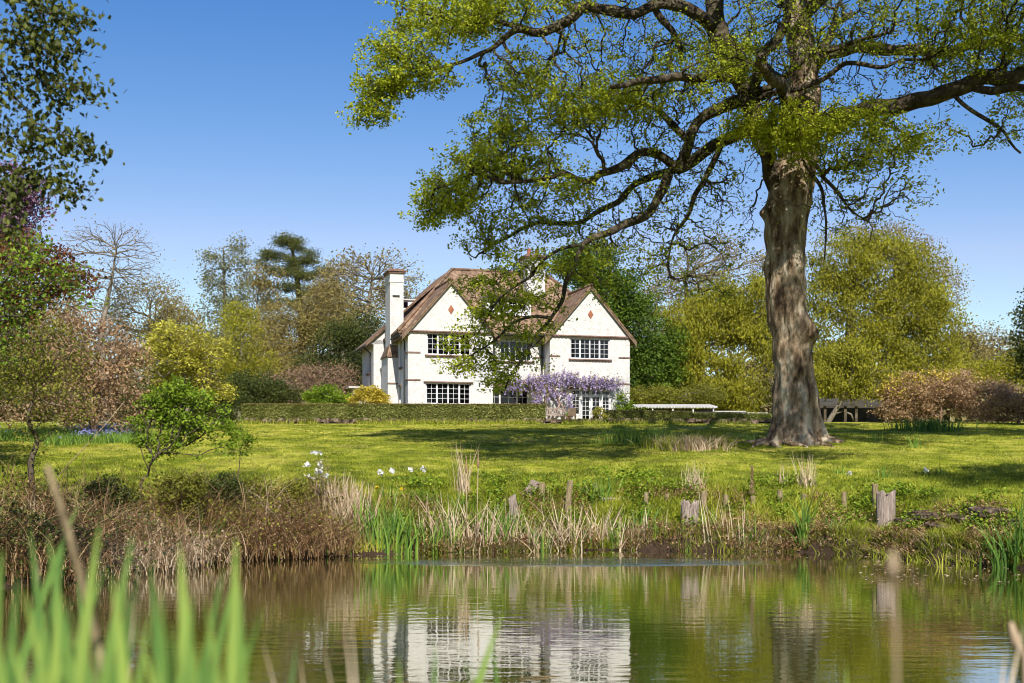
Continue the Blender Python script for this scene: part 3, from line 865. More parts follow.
for bi, (a, b) in enumerate(bays):
    lo = 0.55 if bi in (0, 3) else 0.06
    if bi in (0, 3):
        mb = MB(); mb.box((a - .003, 0.05, 0.05), (b + .003, 0.15, 0.545)); mb.build('panel', M['render'], house)
    mb = MB(); g = 0.07
    mb.box((a, 0.09, lo), (a + g, 0.14, 1.67)); mb.box((b - g, 0.09, lo), (b, 0.14, 1.67))
    mb.box((a + g, 0.09, lo), (b - g, 0.14, lo + (0.22 if bi in (1, 2) else 0.06))); mb.box((a + g, 0.09, 1.61), (b - g, 0.14, 1.67))
    mb.box(((a + b) / 2 - .013, 0.1, lo + .1), ((a + b) / 2 + .013, 0.13, 1.61))
    nr = 5 if bi in (1, 2) else 4
    for q in range(1, nr):
        zz = lo + 0.2 + (1.6 - lo - 0.2) * q / nr
        mb.box((a + g, 0.103, zz - .013), (b - g, 0.128, zz + .013))
    o = mb.build('door' if bi in (1, 2) else 'window', M['white'], house)
    MB().box((a + .03, 0.112, lo + .05), (b - .03, 0.117, 1.64)).build('pane', M['glass'], o)
    if bi in (1, 2):
        hx = b - 0.05 if bi == 1 else a + 0.03
        MB().box((hx, 0.05, 0.82), (hx + 0.025, 0.088, 0.96)).build('handle', M['dark_iron'], o)
    mb = MB(); mb.box((a, 0.09, 1.745), (a + .04, 0.14, 1.985)); mb.box((b - .04, 0.09, 1.745), (b, 0.14, 1.985))
    mb.box((a + .04, .09, 1.745), (b - .04, .14, 1.775)); mb.box((a + .04, .09, 1.955), (b - .04, .14, 1.985)); mb.box(((a + b) / 2 - .012, .1, 1.775), ((a + b) / 2 + .012, .13, 1.955))
    o = mb.build('window', M['white'], house)
    MB().box((a + .02, 0.112, 1.76), (b - .02, 0.117, 1.97)).build('pane', M['glass'], o)

# tile creasing: dentil courses under the gables, bands at the corners, diamonds
for a_, b_ in ((0.0, 5.0), (8.47, 13.47)):
    mb = MB(); mb.box((a_ - 0.08, -0.14, EAVE - 0.075), (b_ + 0.08, -0.053, EAVE - 0.01))
    mb.box((a_ - 0.08, -0.053 + .002, EAVE - 0.075), (b_ + 0.08, -0.003, EAVE - 0.01))
    for i in range(int((b_ - a_) / 0.22)):
        mb.box((a_ + i * 0.22 + 0.04, -0.10, EAVE - 0.135), (a_ + i * 0.22 + 0.14, -0.003, EAVE - 0.078))
    mb.build('dentil_course', M['creasing'], house)
    m_ = (a_ + b_) / 2
    mb = MB(); cz = EAVE + 1.25
    mb.poly_prism([(m_ - 0.17, -0.085, cz), (m_, -0.085, cz - 0.27), (m_ + 0.17, -0.085, cz), (m_, -0.085, cz + 0.27)], (0, 0.03, 0))
    mb.build('diamond_inset', M['terracotta'], house)
for (a_, b_) in ((-0.03, 0.72), (8.44, 9.1), (12.75, 13.5)):
    for z_ in (2.38, 3.95):
        if b_ > 13 and z_ > 3: z_ = 3.95
        MB().box((a_, -0.04, z_), (b_, -0.003, z_ + 0.075)).build('corner_band', M['creasing'], house)
for z_ in (2.38, 3.95):
    MB().box((-0.04, 0.002, z_), (-0.003, 0.7, z_ + 0.075)).build('corner_band', M['creasing'], house)
    MB().box((7.9, 1.21, z_), (8.467, 1.247, z_ + 0.075)).build('corner_band', M['creasing'], house)
MB().box((5.0, 0.95, 2.15), (8.46, 1.24, 2.4)).build('fascia_board', M['timber'], house)

# ---- roofs
def slab(mb, pts, t=0.14, mi=0):
    """roof plane with thickness t downwards; pts counterclockwise from above"""
    pts = np.asarray(pts, float); n = len(pts)
    V = np.vstack([pts, pts - np.array([0, 0, t])])
    if n == 4:
        Q = [(0, 1, 2, 3), (7, 6, 5, 4)] + [(i, 4 + i, 4 + (i + 1) % 4, (i + 1) % 4) for i in range(4)]
        mb.add(V, Q, mi=mi)
    else:
        mb.add(V, [(i, 3 + i, 3 + (i + 1) % 3, (i + 1) % 3) for i in range(3)], [(0, 1, 2), (5, 4, 3)], mi=mi)


RZ = 9.78
e0, e1 = 0.75, 10.85
ez = EAVE + 0.06
rl, rr_ = (3.9, 5.85, RZ), (9.9, 5.85, RZ)
roof = MB()
slab(roof, [(-0.42, e0, ez), (13.9, e0, ez), rr_, rl])
slab(roof, [(13.9, e1, ez), (-0.42, e1, ez), rl, rr_])
slab(roof, [(-0.42, e1, ez), (-0.42, e0, ez), rl])
slab(roof, [(13.9, e0, ez), (13.9, e1, ez), rr_])
ro = roof.build('roof', M['tiles'], house)
rg_ = MB()
def ridge(a, b, r=0.11):
    a = np.array(a, float); b = np.array(b, float)
    tube(rg_, [a, (a + b) / 2, b], [r, r, r], 8)
ridge(rl, rr_); ridge((-0.42, e0, ez), rl); ridge((13.9, e0, ez), rr_); ridge((-0.42, e1, ez), rl)
gb = MB()
for a_, b_ in ((0.0, 5.0), (8.47, 13.47)):
    m_ = (a_ + b_) / 2; sl = GR / 2.5; ov = 0.38; lo_ = EAVE + 0.1 - ov * sl
    yb = 5.5 if a_ < 1 else 5.4
    tp_ = EAVE + GR + 0.14
    slab(gb, [(a_ - ov, -0.22, lo_), (m_, -0.22, tp_), (m_, yb, tp_), (a_ - ov, yb, lo_)][::-1] if False else [(a_ - ov, yb, lo_), (a_ - ov, -0.22, lo_), (m_, -0.22, tp_), (m_, yb, tp_)], 0.13)
    slab(gb, [(b_ + ov, -0.22, lo_), (b_ + ov, yb, lo_), (m_, yb, tp_ + .001), (m_, -0.22, tp_ + .001)], 0.13)
    ridge((m_, -0.24, tp_), (m_, yb - 0.6, tp_), 0.1)
# rear wing slope, carried lower and wider
slab(gb, [(-1.5, 10.9, 5.0), (-1.5, 5.75, 5.0), (3.9, 5.75, 9.84), (3.9, 10.9, 9.84)], 0.14)
slab(gb, [(9.3, 5.9, 5.02), (9.3, 10.9, 5.02), (3.9, 10.9, 9.842), (3.9, 5.9, 9.842)], 0.14)
gb.build('gable_roof', M['tiles'], house)
rg_.build('ridge_tiles', M['tiles'], ro, smooth=True)
ck = MB(); ck.poly_prism([(-1.35, 5.95, 5.0), (0.5, 5.95, 5.0), (0.5, 5.95, 6.75)], (0, 0.1, 0)); ck.poly_prism([(-1.0, 10.35, 5.2), (8.9, 10.35, 5.2), (3.9, 10.35, 9.6)], (0, 0.1, 0)); ck.build('cheek_wall', M['render'], house)
for a_, b_ in ((0.0, 5.0), (8.47, 13.47)):
    m_ = (a_ + b_) / 2; sl = GR / 2.5; ov = 0.38
    for s, x0 in ((1, a_ - ov), (-1, b_ + ov)):
        lo_ = EAVE + 0.1 - ov * sl - 0.15
        bgd = MB(); bgd.poly_prism([(x0, -0.20, lo_ - 0.12), (x0, -0.20, lo_), (m_, -0.20, EAVE + GR - 0.01), (m_, -0.20, EAVE + GR - 0.13)], (0, 0.05, 0)); bgd.build('barge_board', M['timber'], house)

# ---- chimneys
def chimney(x0, x1, y0, y1, z0, z1, pots, name='chimney'):
    mb = MB(); mb.box((x0, y0, z0), (x1, y1, z1)); mb.box((x0 - .03, y0 - .03, z1 - 0.55), (x1 + .03, y1 + .03, z1 - 0.35))
    o = mb.build(name, M['render'], house)
    c = MB(); c.box((x0 - 0.09, y0 - 0.09, z1 + .002), (x1 + 0.09, y1 + 0.09, z1 + 0.09)); c.box((x0 - 0.15, y0 - 0.15, z1 + 0.092), (x1 + 0.15, y1 + 0.15, z1 + 0.17))
    c.box((x0 - .04, y0 - .04, z1 + .172), (x1 + .04, y1 + .04, z1 + .25))
    c.build('cap', M['creasing'], o)
    for (px_, py_, r_, h_) in pots:
        p = MB(); tube(p, [(px_, py_, z1 + 0.2), (px_, py_, z1 + 0.2 + h_ * .8), (px_, py_, z1 + .2 + h_ * .82), (px_, py_, z1 + 0.2 + h_)], [r_, r_ * .85, r_ * 1.1, r_ * 1.05], 12)
        p.build('chimney_pot', M['terracotta'], o)
    return o


ch1 = chimney(-0.45, 0.36, 3.3, 4.9, 4.55, 9.0, [])
MB().box((-0.30, 3.22, 7.62), (0.12, 3.298, 7.67)).build('iron_tie', M['dark_iron'], ch1).rotation_euler = (0, 0, 0)
ch2 = chimney(8.15, 9.35, 3.9, 5.1, 6.6, 10.35, [(8.5, 4.5, .13, .5), (9.0, 4.5, .13, .42)])
br = MB(); br.box((-0.62, 3.1, -0.6), (-0.003, 5.3, 4.05))
bo = br.build('chimney_breast', M['render'], house)
sh = MB(); slab(sh, [(-0.68, 3.02, 4.06), (0.0, 3.02, 4.06), (0.0, 3.32, 4.75), (-0.47, 3.32, 4.75)], 0.08)
slab(sh, [(-0.68, 5.38, 4.06), (-0.68, 3.02, 4.06), (-0.43, 3.32, 4.75), (-0.43, 5.0, 4.75)], 0.08)
sh.build('tiled_shoulder', M['tiles'], bo)
for z_ in (0.75, 2.38, 3.95):
    MB().box((-0.655, 3.06, z_), (-0.0, 3.098, z_ + 0.075)).build('band', M['creasing'], bo)
# ---- dormers
dm = MB(); wall_holes(dm, 5.1, 7.9, 6.55, 7.75, [(5.3, 7.7, 6.85, 7.6)], v=2.05)
dm.add([(5.1, 2.05, 6.3), (5.1, 2.05, 7.75), (5.1, 3.8, 7.75)], T=[(0, 1, 2)]); dm.add([(7.9, 2.05, 6.3), (7.9, 2.05, 7.75), (7.9, 3.8, 7.75)], T=[(2, 1, 0)])
do_ = dm.build('dormer', M['white'], house)
window(5.3, 7.7, 6.85, 7.6, [-1, 1, 1, -1], 2, v=2.05, sill=False)
dr = MB(); slab(dr, [(4.95, 1.8, 7.76), (8.05, 1.8, 7.76), (7.6, 4.6, 8.6), (5.4, 4.6, 8.6)], 0.1); dr.build('dormer_roof', M['tiles'], do_)
d2 = MB(); d2.box((0.85, 6.6, 6.6), (1.7, 7.4, 7.85)); d2o = d2.build('dormer', M['white'], house)
MB().box((0.75, 6.5, 7.852), (2.0, 7.5, 7.93)).build('dormer_roof', M['slab'], d2o)
MB().box((0.95, 6.57, 7.4), (1.25, 6.597, 7.75)).build('pane', M['glass'], d2o)
# ---- lean-to on the rear wing, gutters and downpipes
lt = MB(); lt.box((-2.2, 6.4, -0.6), (-1.003, 10.0, 2.3)); lto = lt.build('lean_to', M['render'], house)
MB().box((-2.5, 6.1, 2.303), (-1.003, 10.3, 2.42)).build('flat_roof', M['slab'], lto)
for pts in ([(-0.45, 0.1, EAVE - 0.24), (-0.45, 3.0, EAVE - 0.24)], [(-1.55, 5.8, 4.88), (-1.55, 10.8, 4.88)], [(4.98, 0.66, EAVE), (8.5, 0.66, EAVE)]):
    gt = MB(); tube(gt, pts, [0.06, 0.06], 6); gt.build('gutter', M['dark_iron'], house)
for pts in ([(-0.42, 0.55, EAVE - .26), (-0.1, 0.6, EAVE - .55), (-0.07, 0.6, -0.5)], [(-1.5, 6.6, 4.85), (-1.1, 6.6, 4.5), (-1.07, 6.6, 2.42)],
            [(8.33, 0.72, EAVE - .05), (8.33, 1.17, EAVE - .4), (8.33, 1.17, -0.5)]):
    p = MB(); tube(p, pts, [0.045] * 3, 6); p.build('downpipe', M['dark_iron'], house)


def hp(u, v, w):
    c, s = math.cos(math.radians(15.5)), math.sin(math.radians(15.5))
    return np.array([-5.93 + u * c - v * s, 73.0 + u * s + v * c, HZ + w])


# ------------------------------------------------------------------ wisteria
seed(31)
wist = empty('wisteria', hp(8.2, -0.5, -0.2), 'wisteria in lilac flower trained across the house front over twisted stems', 'climbing plant')
loc = np.array(wist.location)
wm = MB()
stems = [[(8.0, -0.55, -0.3), (8.3, -0.6, 0.6), (8.0, -0.5, 1.2), (8.5, -0.45, 2.0), (9.4, -0.3, 2.25), (11.0, -0.25, 2.45), (12.2, -0.2, 2.4)],
         [(8.7, -0.6, -0.3), (8.4, -0.7, 0.5), (8.9, -0.55, 1.1), (8.6, -0.5, 1.9), (7.9, -0.2, 2.25), (6.9, 0.6, 2.35), (6.0, 0.9, 2.4)],
         [(9.0, -0.5, -0.3), (9.2, -0.55, 0.7), (8.8, -0.45, 1.5), (9.5, -0.35, 2.1), (10.4, -0.2, 2.6)],
         [(8.3, -0.4, -0.3), (7.8, -0.4, 0.8), (7.6, -0.3, 1.6), (8.3, -0.3, 2.3)]]
skp, skd = [], []
for s_ in stems:
    p_, r_ = resample([hp(*q) for q in s_], np.linspace(0.07, 0.03, len(s_)), 0.12)
    p_[1:] += rng.normal(size=(len(p_) - 1, 3)) * 0.03
    tube(wm, p_, r_, 7); skp.append(p_); skd.append(nrm(np.gradient(p_, axis=0)))
wm.build('trunk', M['bark_pink'], wist, smooth=True, loc=loc).location = (0, 0, 0)
def line_pts(n, pts, su, sw):
    pts = np.array(pts, float); t = np.sort(rng.random(n)) * (len(pts) - 1); i = t.astype(int); f = (t - i)[:, None]
    q = pts[i] * (1 - f) + pts[np.minimum(i + 1, len(pts) - 1)] * f
    q = q + rng.normal(size=q.shape) * np.array([su, 0.16, sw])
    return np.array([hp(*a) for a in q])
RA = np.vstack([line_pts(150, [(5.9, 0.75, 2.2), (7.2, 0.6, 2.5), (8.3, -0.4, 2.65)], .2, .18),
                line_pts(190, [(8.3, -0.4, 2.7), (9.4, -0.4, 2.75), (10.4, -0.35, 2.55), (11.4, -0.35, 2.55), (12.5, -0.35, 2.45)], .2, .17),
                line_pts(45, [(7.7, -0.3, 2.0), (7.6, -0.4, 1.1)], .22, .2), line_pts(22, [(9.5, -0.5, 1.9), (9.6, -0.5, 0.7)], .12, .2),
                line_pts(30, [(8.2, -0.5, 2.1), (8.8, -0.5, 1.8)], .3, .25)])
C, R, _w = grow(np.vstack(skp), np.vstack(skd), RA, tip=0.006)
mb = MB(); tubes_batch(mb, C, R); mb.build('branches', M['bark_pink'], wist, smooth=True, loc=loc).location = (0, 0, 0)
# hanging racemes: a narrow cone of petals under each tip
per = 34
tt = rng.random((len(RA), per)); ln = (0.22 + 0.2 * rng.random(len(RA)))[:, None]
FP = np.repeat(RA, per, axis=0) + rng.normal(size=(len(RA) * per, 3)) * 0.055 * (1.1 - tt.reshape(-1, 1))
FP[:, 2] -= (tt * ln).ravel()
mb = leaves(FP, 0.075, aspect=0.8, tint=np.clip(0.2 + 0.6 * tt.ravel() + rng.normal(size=len(FP)) * .2, 0, 1))
mb.build('racemes', M['wisteria'], wist, loc=loc).location = (0, 0, 0)
LP = np.repeat(RA[::2], 7, axis=0) + rng.normal(size=(len(RA[::2]) * 7, 3)) * 0.16
mb = leaves(LP, 0.11); mb.build('foliage', M['bud_leaf'], wist, loc=loc).location = (0, 0, 0)

# ------------------------------------------------------------------ the great oak
seed(5)
OD = 50.0
ob = onground(797, OD)
oak = empty('oak_tree', ob, 'massive old oak with furrowed leaning trunk and spreading fresh green branches', 'oak tree')
ol = ob.copy()


def oakpts(l):
    return np.array([at(a[0], a[1], OD + (a[3] if len(a) > 3 else 0)) for a in l]), np.array([a[2] for a in l]) / F * OD


# trunk as one displaced surface: (px centre, py, half width px)
prof = [(797, 462, 44), (797, 449, 39), (797, 441, 34.5), (797, 430, 30), (797, 415, 27), (796, 398, 25), (794, 380, 22.5), (792, 355, 21.5), (792, 335, 21.5),
        (788, 318, 20.5), (786, 300, 20), (785, 275, 20), (785, 250, 20.5), (785, 225, 21.5), (788, 200, 22.5), (792, 180, 22.5), (796, 160, 21), (800, 130, 19), (803, 100, 17), (803, 70, 15),
        (800, 40, 13.5), (797, 10, 12), (793, -25, 10.5), (792, -60, 8)]
tp, tr = oakpts([(a, b, c * (.92 if b < 420 else .97)) for a, b, c in prof])
tp, tr = resample(tp, tr, 0.11)
K = 72
an = np.arange(K) / K * 2 * math.pi
ringc = np.stack([np.cos(an), np.sin(an) * 0.92, an * 0], -1)
hh = (tp[:, 2] - ob[2])
P = tp[:, None] + ringc[None] * tr[:, None, None]
nz = vnoise(np.stack([np.cos(an)[None] * 2.4 + 0 * hh[:, None], np.sin(an)[None] * 2.4 + 0 * hh[:, None], hh[:, None] * 0.16 + 0 * an[None]], -1), 1.0)
nz2 = vnoise(P, 1.7); nz3 = vnoise(P * np.array([1, 1, 0.35]), 6.0); nz4 = vnoise(P * np.array([1, 1, .5]), 3.3)
flare = np.exp(-hh / 1.1)[:, None]
rootl = 0.5 + 0.5 * np.cos(an * 5 + 0.7)[None] * 1.0
disp = tr[:, None] * ((nz - 0.5) * 0.42 + (nz2 - 0.5) * 0.14 + flare * (rootl ** 2 - 0.35) * 0.34) + (nz3 - 0.5) * 0.11 + (nz4 - .5) * 0.12
def bump_(px, py, rad, amp, face=-1.0):
    c = at(px, py, OD); c[1] += face * 0.55
    d = np.linalg.norm(P - c, axis=2)
    return amp * np.exp(-(d / rad) ** 2)
disp = disp + tr[:, None] * .11 * np.abs(np.sin(an * 5.5 + 4 * (nz - .5) + hh[:, None] * .12))[...] * np.exp(-hh / 9)[:, None] * -1 + tr[:, None] * .06
disp = disp + bump_(813, 335, 0.38, 0.42) + bump_(804, 322, 0.3, 0.2) + bump_(765, 288, 0.3, 0.16) + bump_(763, 213, 0.25, 0.3, 0) + bump_(795, 300, .35, .12) - bump_(797, 345, 0.3, .15)
P = P + ringc[None] * disp[..., None]
n_ = len(tp)
V = P.reshape(-1, 3)
i = np.arange(n_ - 1)[:, None] * K; j = np.arange(K)[None]; j2 = (j + 1) % K
Q = np.stack([i + j, i + j2, i + K + j2, i + K + j], -1).reshape(-1, 4)
MB().add(V, Q).build('trunk', M['oak_bark'], oak, smooth=True, loc=ol).location = (0, 0, 0)

limbs = [
    # px, py, half width px, depth offset
    [(786, 205, 9, 0), (774, 180, 8.5, -.2), (766, 158, 8, -.3), (758, 128, 8.5, -.4), (752, 104, 10, -.5), (749, 92, 11, -.5)],
    [(751, 96, 9, -.5), (742, 80, 9.5, -.8), (735, 66, 9.5, -1), (722, 50, 9.5, -1.2), (714, 30, 9, -1.5), (712, 8, 8.5, -1.6), (716, -25, 8, -1.5), (724, -60, 5, -1.2)],
    [(714, 30, 7, -1.5), (704, 18, 6, -1.8), (684, 6, 5.5, -2.2), (655, 7, 5, -2.7), (632, 14, 4.8, -3), (602, 8, 4.6, -3.4), (582, 4, 4.5, -3.7), (566, 20, 4.5, -3.9), (548, 29, 4.3, -4), (524, 31, 3.2, -4.2), (500, 45, 2.4, -4.4), (466, 58, 1.7, -4.8), (438, 68, 1.2, -5), (410, 74, .9, -5)],
    [(524, 31, 2.2, -4.2), (505, 22, 2.2, -4.4), (470, 24, 1.8, -4.7), (440, 16, 1.4, -4.9), (405, 8, 1, -5.1)],
    [(652, 5, 3.2, -2.7), (664, 20, 3, -2.4), (680, 40, 2.8, -2.2), (686, 60, 2, -2)],
    [(750, 100, 6.5, -.5), (736, 103, 6, -.3), (718, 112, 5.5, 0), (702, 122, 5, .2), (690, 140, 5, .4), (684, 158, 5, .6), (678, 172, 5.5, .7)],
    [(755, 118, 6, -.4), (744, 130, 6, 0), (722, 142, 5.5, .3), (700, 156, 5.5, .6), (682, 168, 6, .7), (672, 170, 6, .7)],
    [(676, 168, 5, .7), (662, 158, 4.5, .4), (644, 154, 4.3, 0), (618, 166, 4, -.6), (604, 176, 3.4, -1), (592, 184, 3, -1.3), (566, 174, 2.6, -1.8), (548, 180, 2.2, -2), (510, 183, 1.8, -2.5), (470, 178, 1.3, -3), (440, 186, .9, -3.2)],
    [(672, 172, 4.5, .7), (652, 176, 4, 1), (632, 186, 3.2, 1.2), (618, 200, 2.8, 1.3), (596, 212, 2.6, 1.5), (572, 226, 2.2, 1.6), (540, 222, 1.8, 1.8), (506, 236, 1.3, 2), (476, 252, .9, 2.1)],
    [(668, 176, 5, .7), (660, 192, 4.5, .4), (646, 212, 4.2, 0), (620, 226, 3.6, -.6), (598, 236, 3.4, -1), (584, 244, 2.7, -1.3), (576, 262, 2.4, -1.6), (569, 278, 2.2, -1.9), (562, 298, 1.9, -2.2), (552, 318, 1.6, -2.5), (536, 336, 1.3, -2.8), (524, 356, 1.0, -3), (512, 372, .8, -3.1), (505, 388, .8, -3.1)],
    [(584, 244, 1.6, -1.3), (560, 250, 1.4, -1.6), (540, 268, 1.2, -1.9), (522, 284, 1.1, -2.2), (500, 300, .9, -2.5), (488, 320, 1, -2.7)],
    [(552, 318, 1.6, -2.5), (530, 318, 1.4, -2.8), (508, 330, 1.2, -3), (480, 348, .9, -3.3), (462, 362, .7, -3.4)],
    [(750, 94, 5.5, -.5), (758, 78, 5, -.8), (764, 56, 4.8, -1), (776, 40, 4.4, -1.2), (786, 22, 4, -1.4), (792, 2, 3.6, -1.6), (812, -25, 3, -2)],
    [(758, 92, 3.5, -.7), (776, 84, 3, -1.2), (792, 70, 2.6, -1.5), (812, 56, 2.4, -1.8), (840, 46, 2, -2.2), (880, 34, 1.5, -2.8)],
    [(757, 99, 3.2, -.7), (782, 92, 2.8, -1.3), (810, 84, 2.5, -1.6), (840, 66, 2.2, -2), (880, 66, 1.7, -2.6), (930, 62, 1, -3)],
    [(798, 130, 9, 0), (822, 124, 8.5, -.5), (850, 117, 8, -1.2), (880, 108, 8, -1.8), (910, 100, 7.8, -2.4), (938, 95, 7.5, -3), (960, 88, 7, -3.4), (984, 80, 6.5, -3.8), (1008, 77, 6, -4.2), (1045, 66, 5, -4.8), (1090, 62, 3.5, -5.5)],
    [(968, 86, 4, -3.5), (990, 92, 3.6, -4), (1015, 90, 3.2, -4.5), (1050, 92, 2.4, -5)],
    [(955, 96, 2, -3.4), (968, 108, 1.8, -3.6), (990, 124, 1.6, -3.8), (1008, 142, 1.3, -3.9), (1024, 156, 1, -4)],
    [(802, 76, 7.5, 0), (826, 56, 7, .4), (852, 46, 6, .8), (880, 48, 5.5, 1.2), (910, 50, 5, 1.5), (950, 52, 4.2, 2), (1000, 40, 3.4, 2.4), (1050, 34, 2.4, 2.8)],
    [(802, 30, 7.5, 0), (790, 8, 7, .3), (778, -16, 6.5, .6), (765, -50, 5, 1)],
    [(800, 20, 6.5, 0), (826, -8, 6, -.5), (860, -30, 5, -1.2), (910, -46, 3.4, -2)],
    [(806, 150, 3.2, -.6), (822, 172, 2.2, -1.2), (838, 190, 1.6, -1.7), (848, 204, 1.2, -1.9), (864, 216, .8, -2)],
    [(808, 170, 2.2, -.6), (822, 188, 1.6, -1.1), (826, 210, 1.2, -1.2), (826, 240, .9, -1.3), (824, 262, .6, -1.3)],
    # towards and away from the camera
    [(796, 120, 7, 0), (790, 100, 6, -2), (782, 85, 5, -4.5), (770, 78, 3.6, -7), (760, 60, 2.4, -9)],
    [(800, 90, 7, 0), (815, 60, 6, 2.5), (825, 40, 5, 5), (840, 20, 3.6, 8), (850, 10, 2.4, 10)],
    [(800, 110, 6, 0), (780, 80, 5, 2.5), (750, 50, 4, 5.5), (720, 40, 3, 8)],
    [(794, -20, 8, 0), (800, -70, 7, -3), (800, -120, 5, -8), (790, -180, 3.5, -13), (780, -250, 2, -18)],
    [(794, -30, 6, -.5), (740, -80, 5, -4), (680, -120, 4, -9), (600, -160, 2.5, -12)],
    [(796, -30, 6, -.5), (860, -80, 5, -4), (940, -130, 4, -9), (1050, -160, 2.5, -12)],
    [(742, 82, 5, -.8), (700, 74, 4, -3.4), (650, 80, 3, -5.5), (610, 84, 2, -7)],
    [(690, 142, 3.6, .4), (664, 116, 3.2, .8), (636, 104, 2.8, 1.2), (600, 108, 2.2, 1.5), (566, 112, 1.5, 1.6), (530, 118, 1, 1.8)],
    [(722, 142, 3.4, .3), (700, 190, 2.4, .8), (690, 214, 1.9, 1.1), (676, 236, 1.3, 1.4), (668, 262, .8, 1.6)],
]
skp, skd = [], []
for li, L in enumerate(limbs):
    p_, r_ = oakpts(L)
    p_, r_ = resample(p_, r_, 0.22)
    wobv = np.stack([vnoise(p_ + 7 * li, 1.1) - .5, vnoise(p_ + 31 + li, 1.1) - .5, vnoise(p_ + 57 + li, 1.1) - .5], -1)
    env = np.minimum(1, np.arange(len(p_)) / 6.0)[:, None]
    p_ = p_ + wobv * 0.35 * env
    r_ = r_ * (0.9 + 0.3 * vnoise(p_, 2.2))
    mb = MB(); tube(mb, p_, r_, 12)
    mb.build('limb', M['shaded_limb_bark'], oak, smooth=True, loc=ol).location = (0, 0, 0)
    s0 = 3 if li else 6
    skp.append(p_[s0:]); skd.append(nrm(np.gradient(p_, axis=0))[s0:])
skp.append(tp[tp[:, 2] > at(0, 90, OD)[2]][::6]); skd.append(np.tile([0, 0, 1.0], (len(skp[-1]), 1)))
skp = np.vstack(skp); skd = np.vstack(skd)

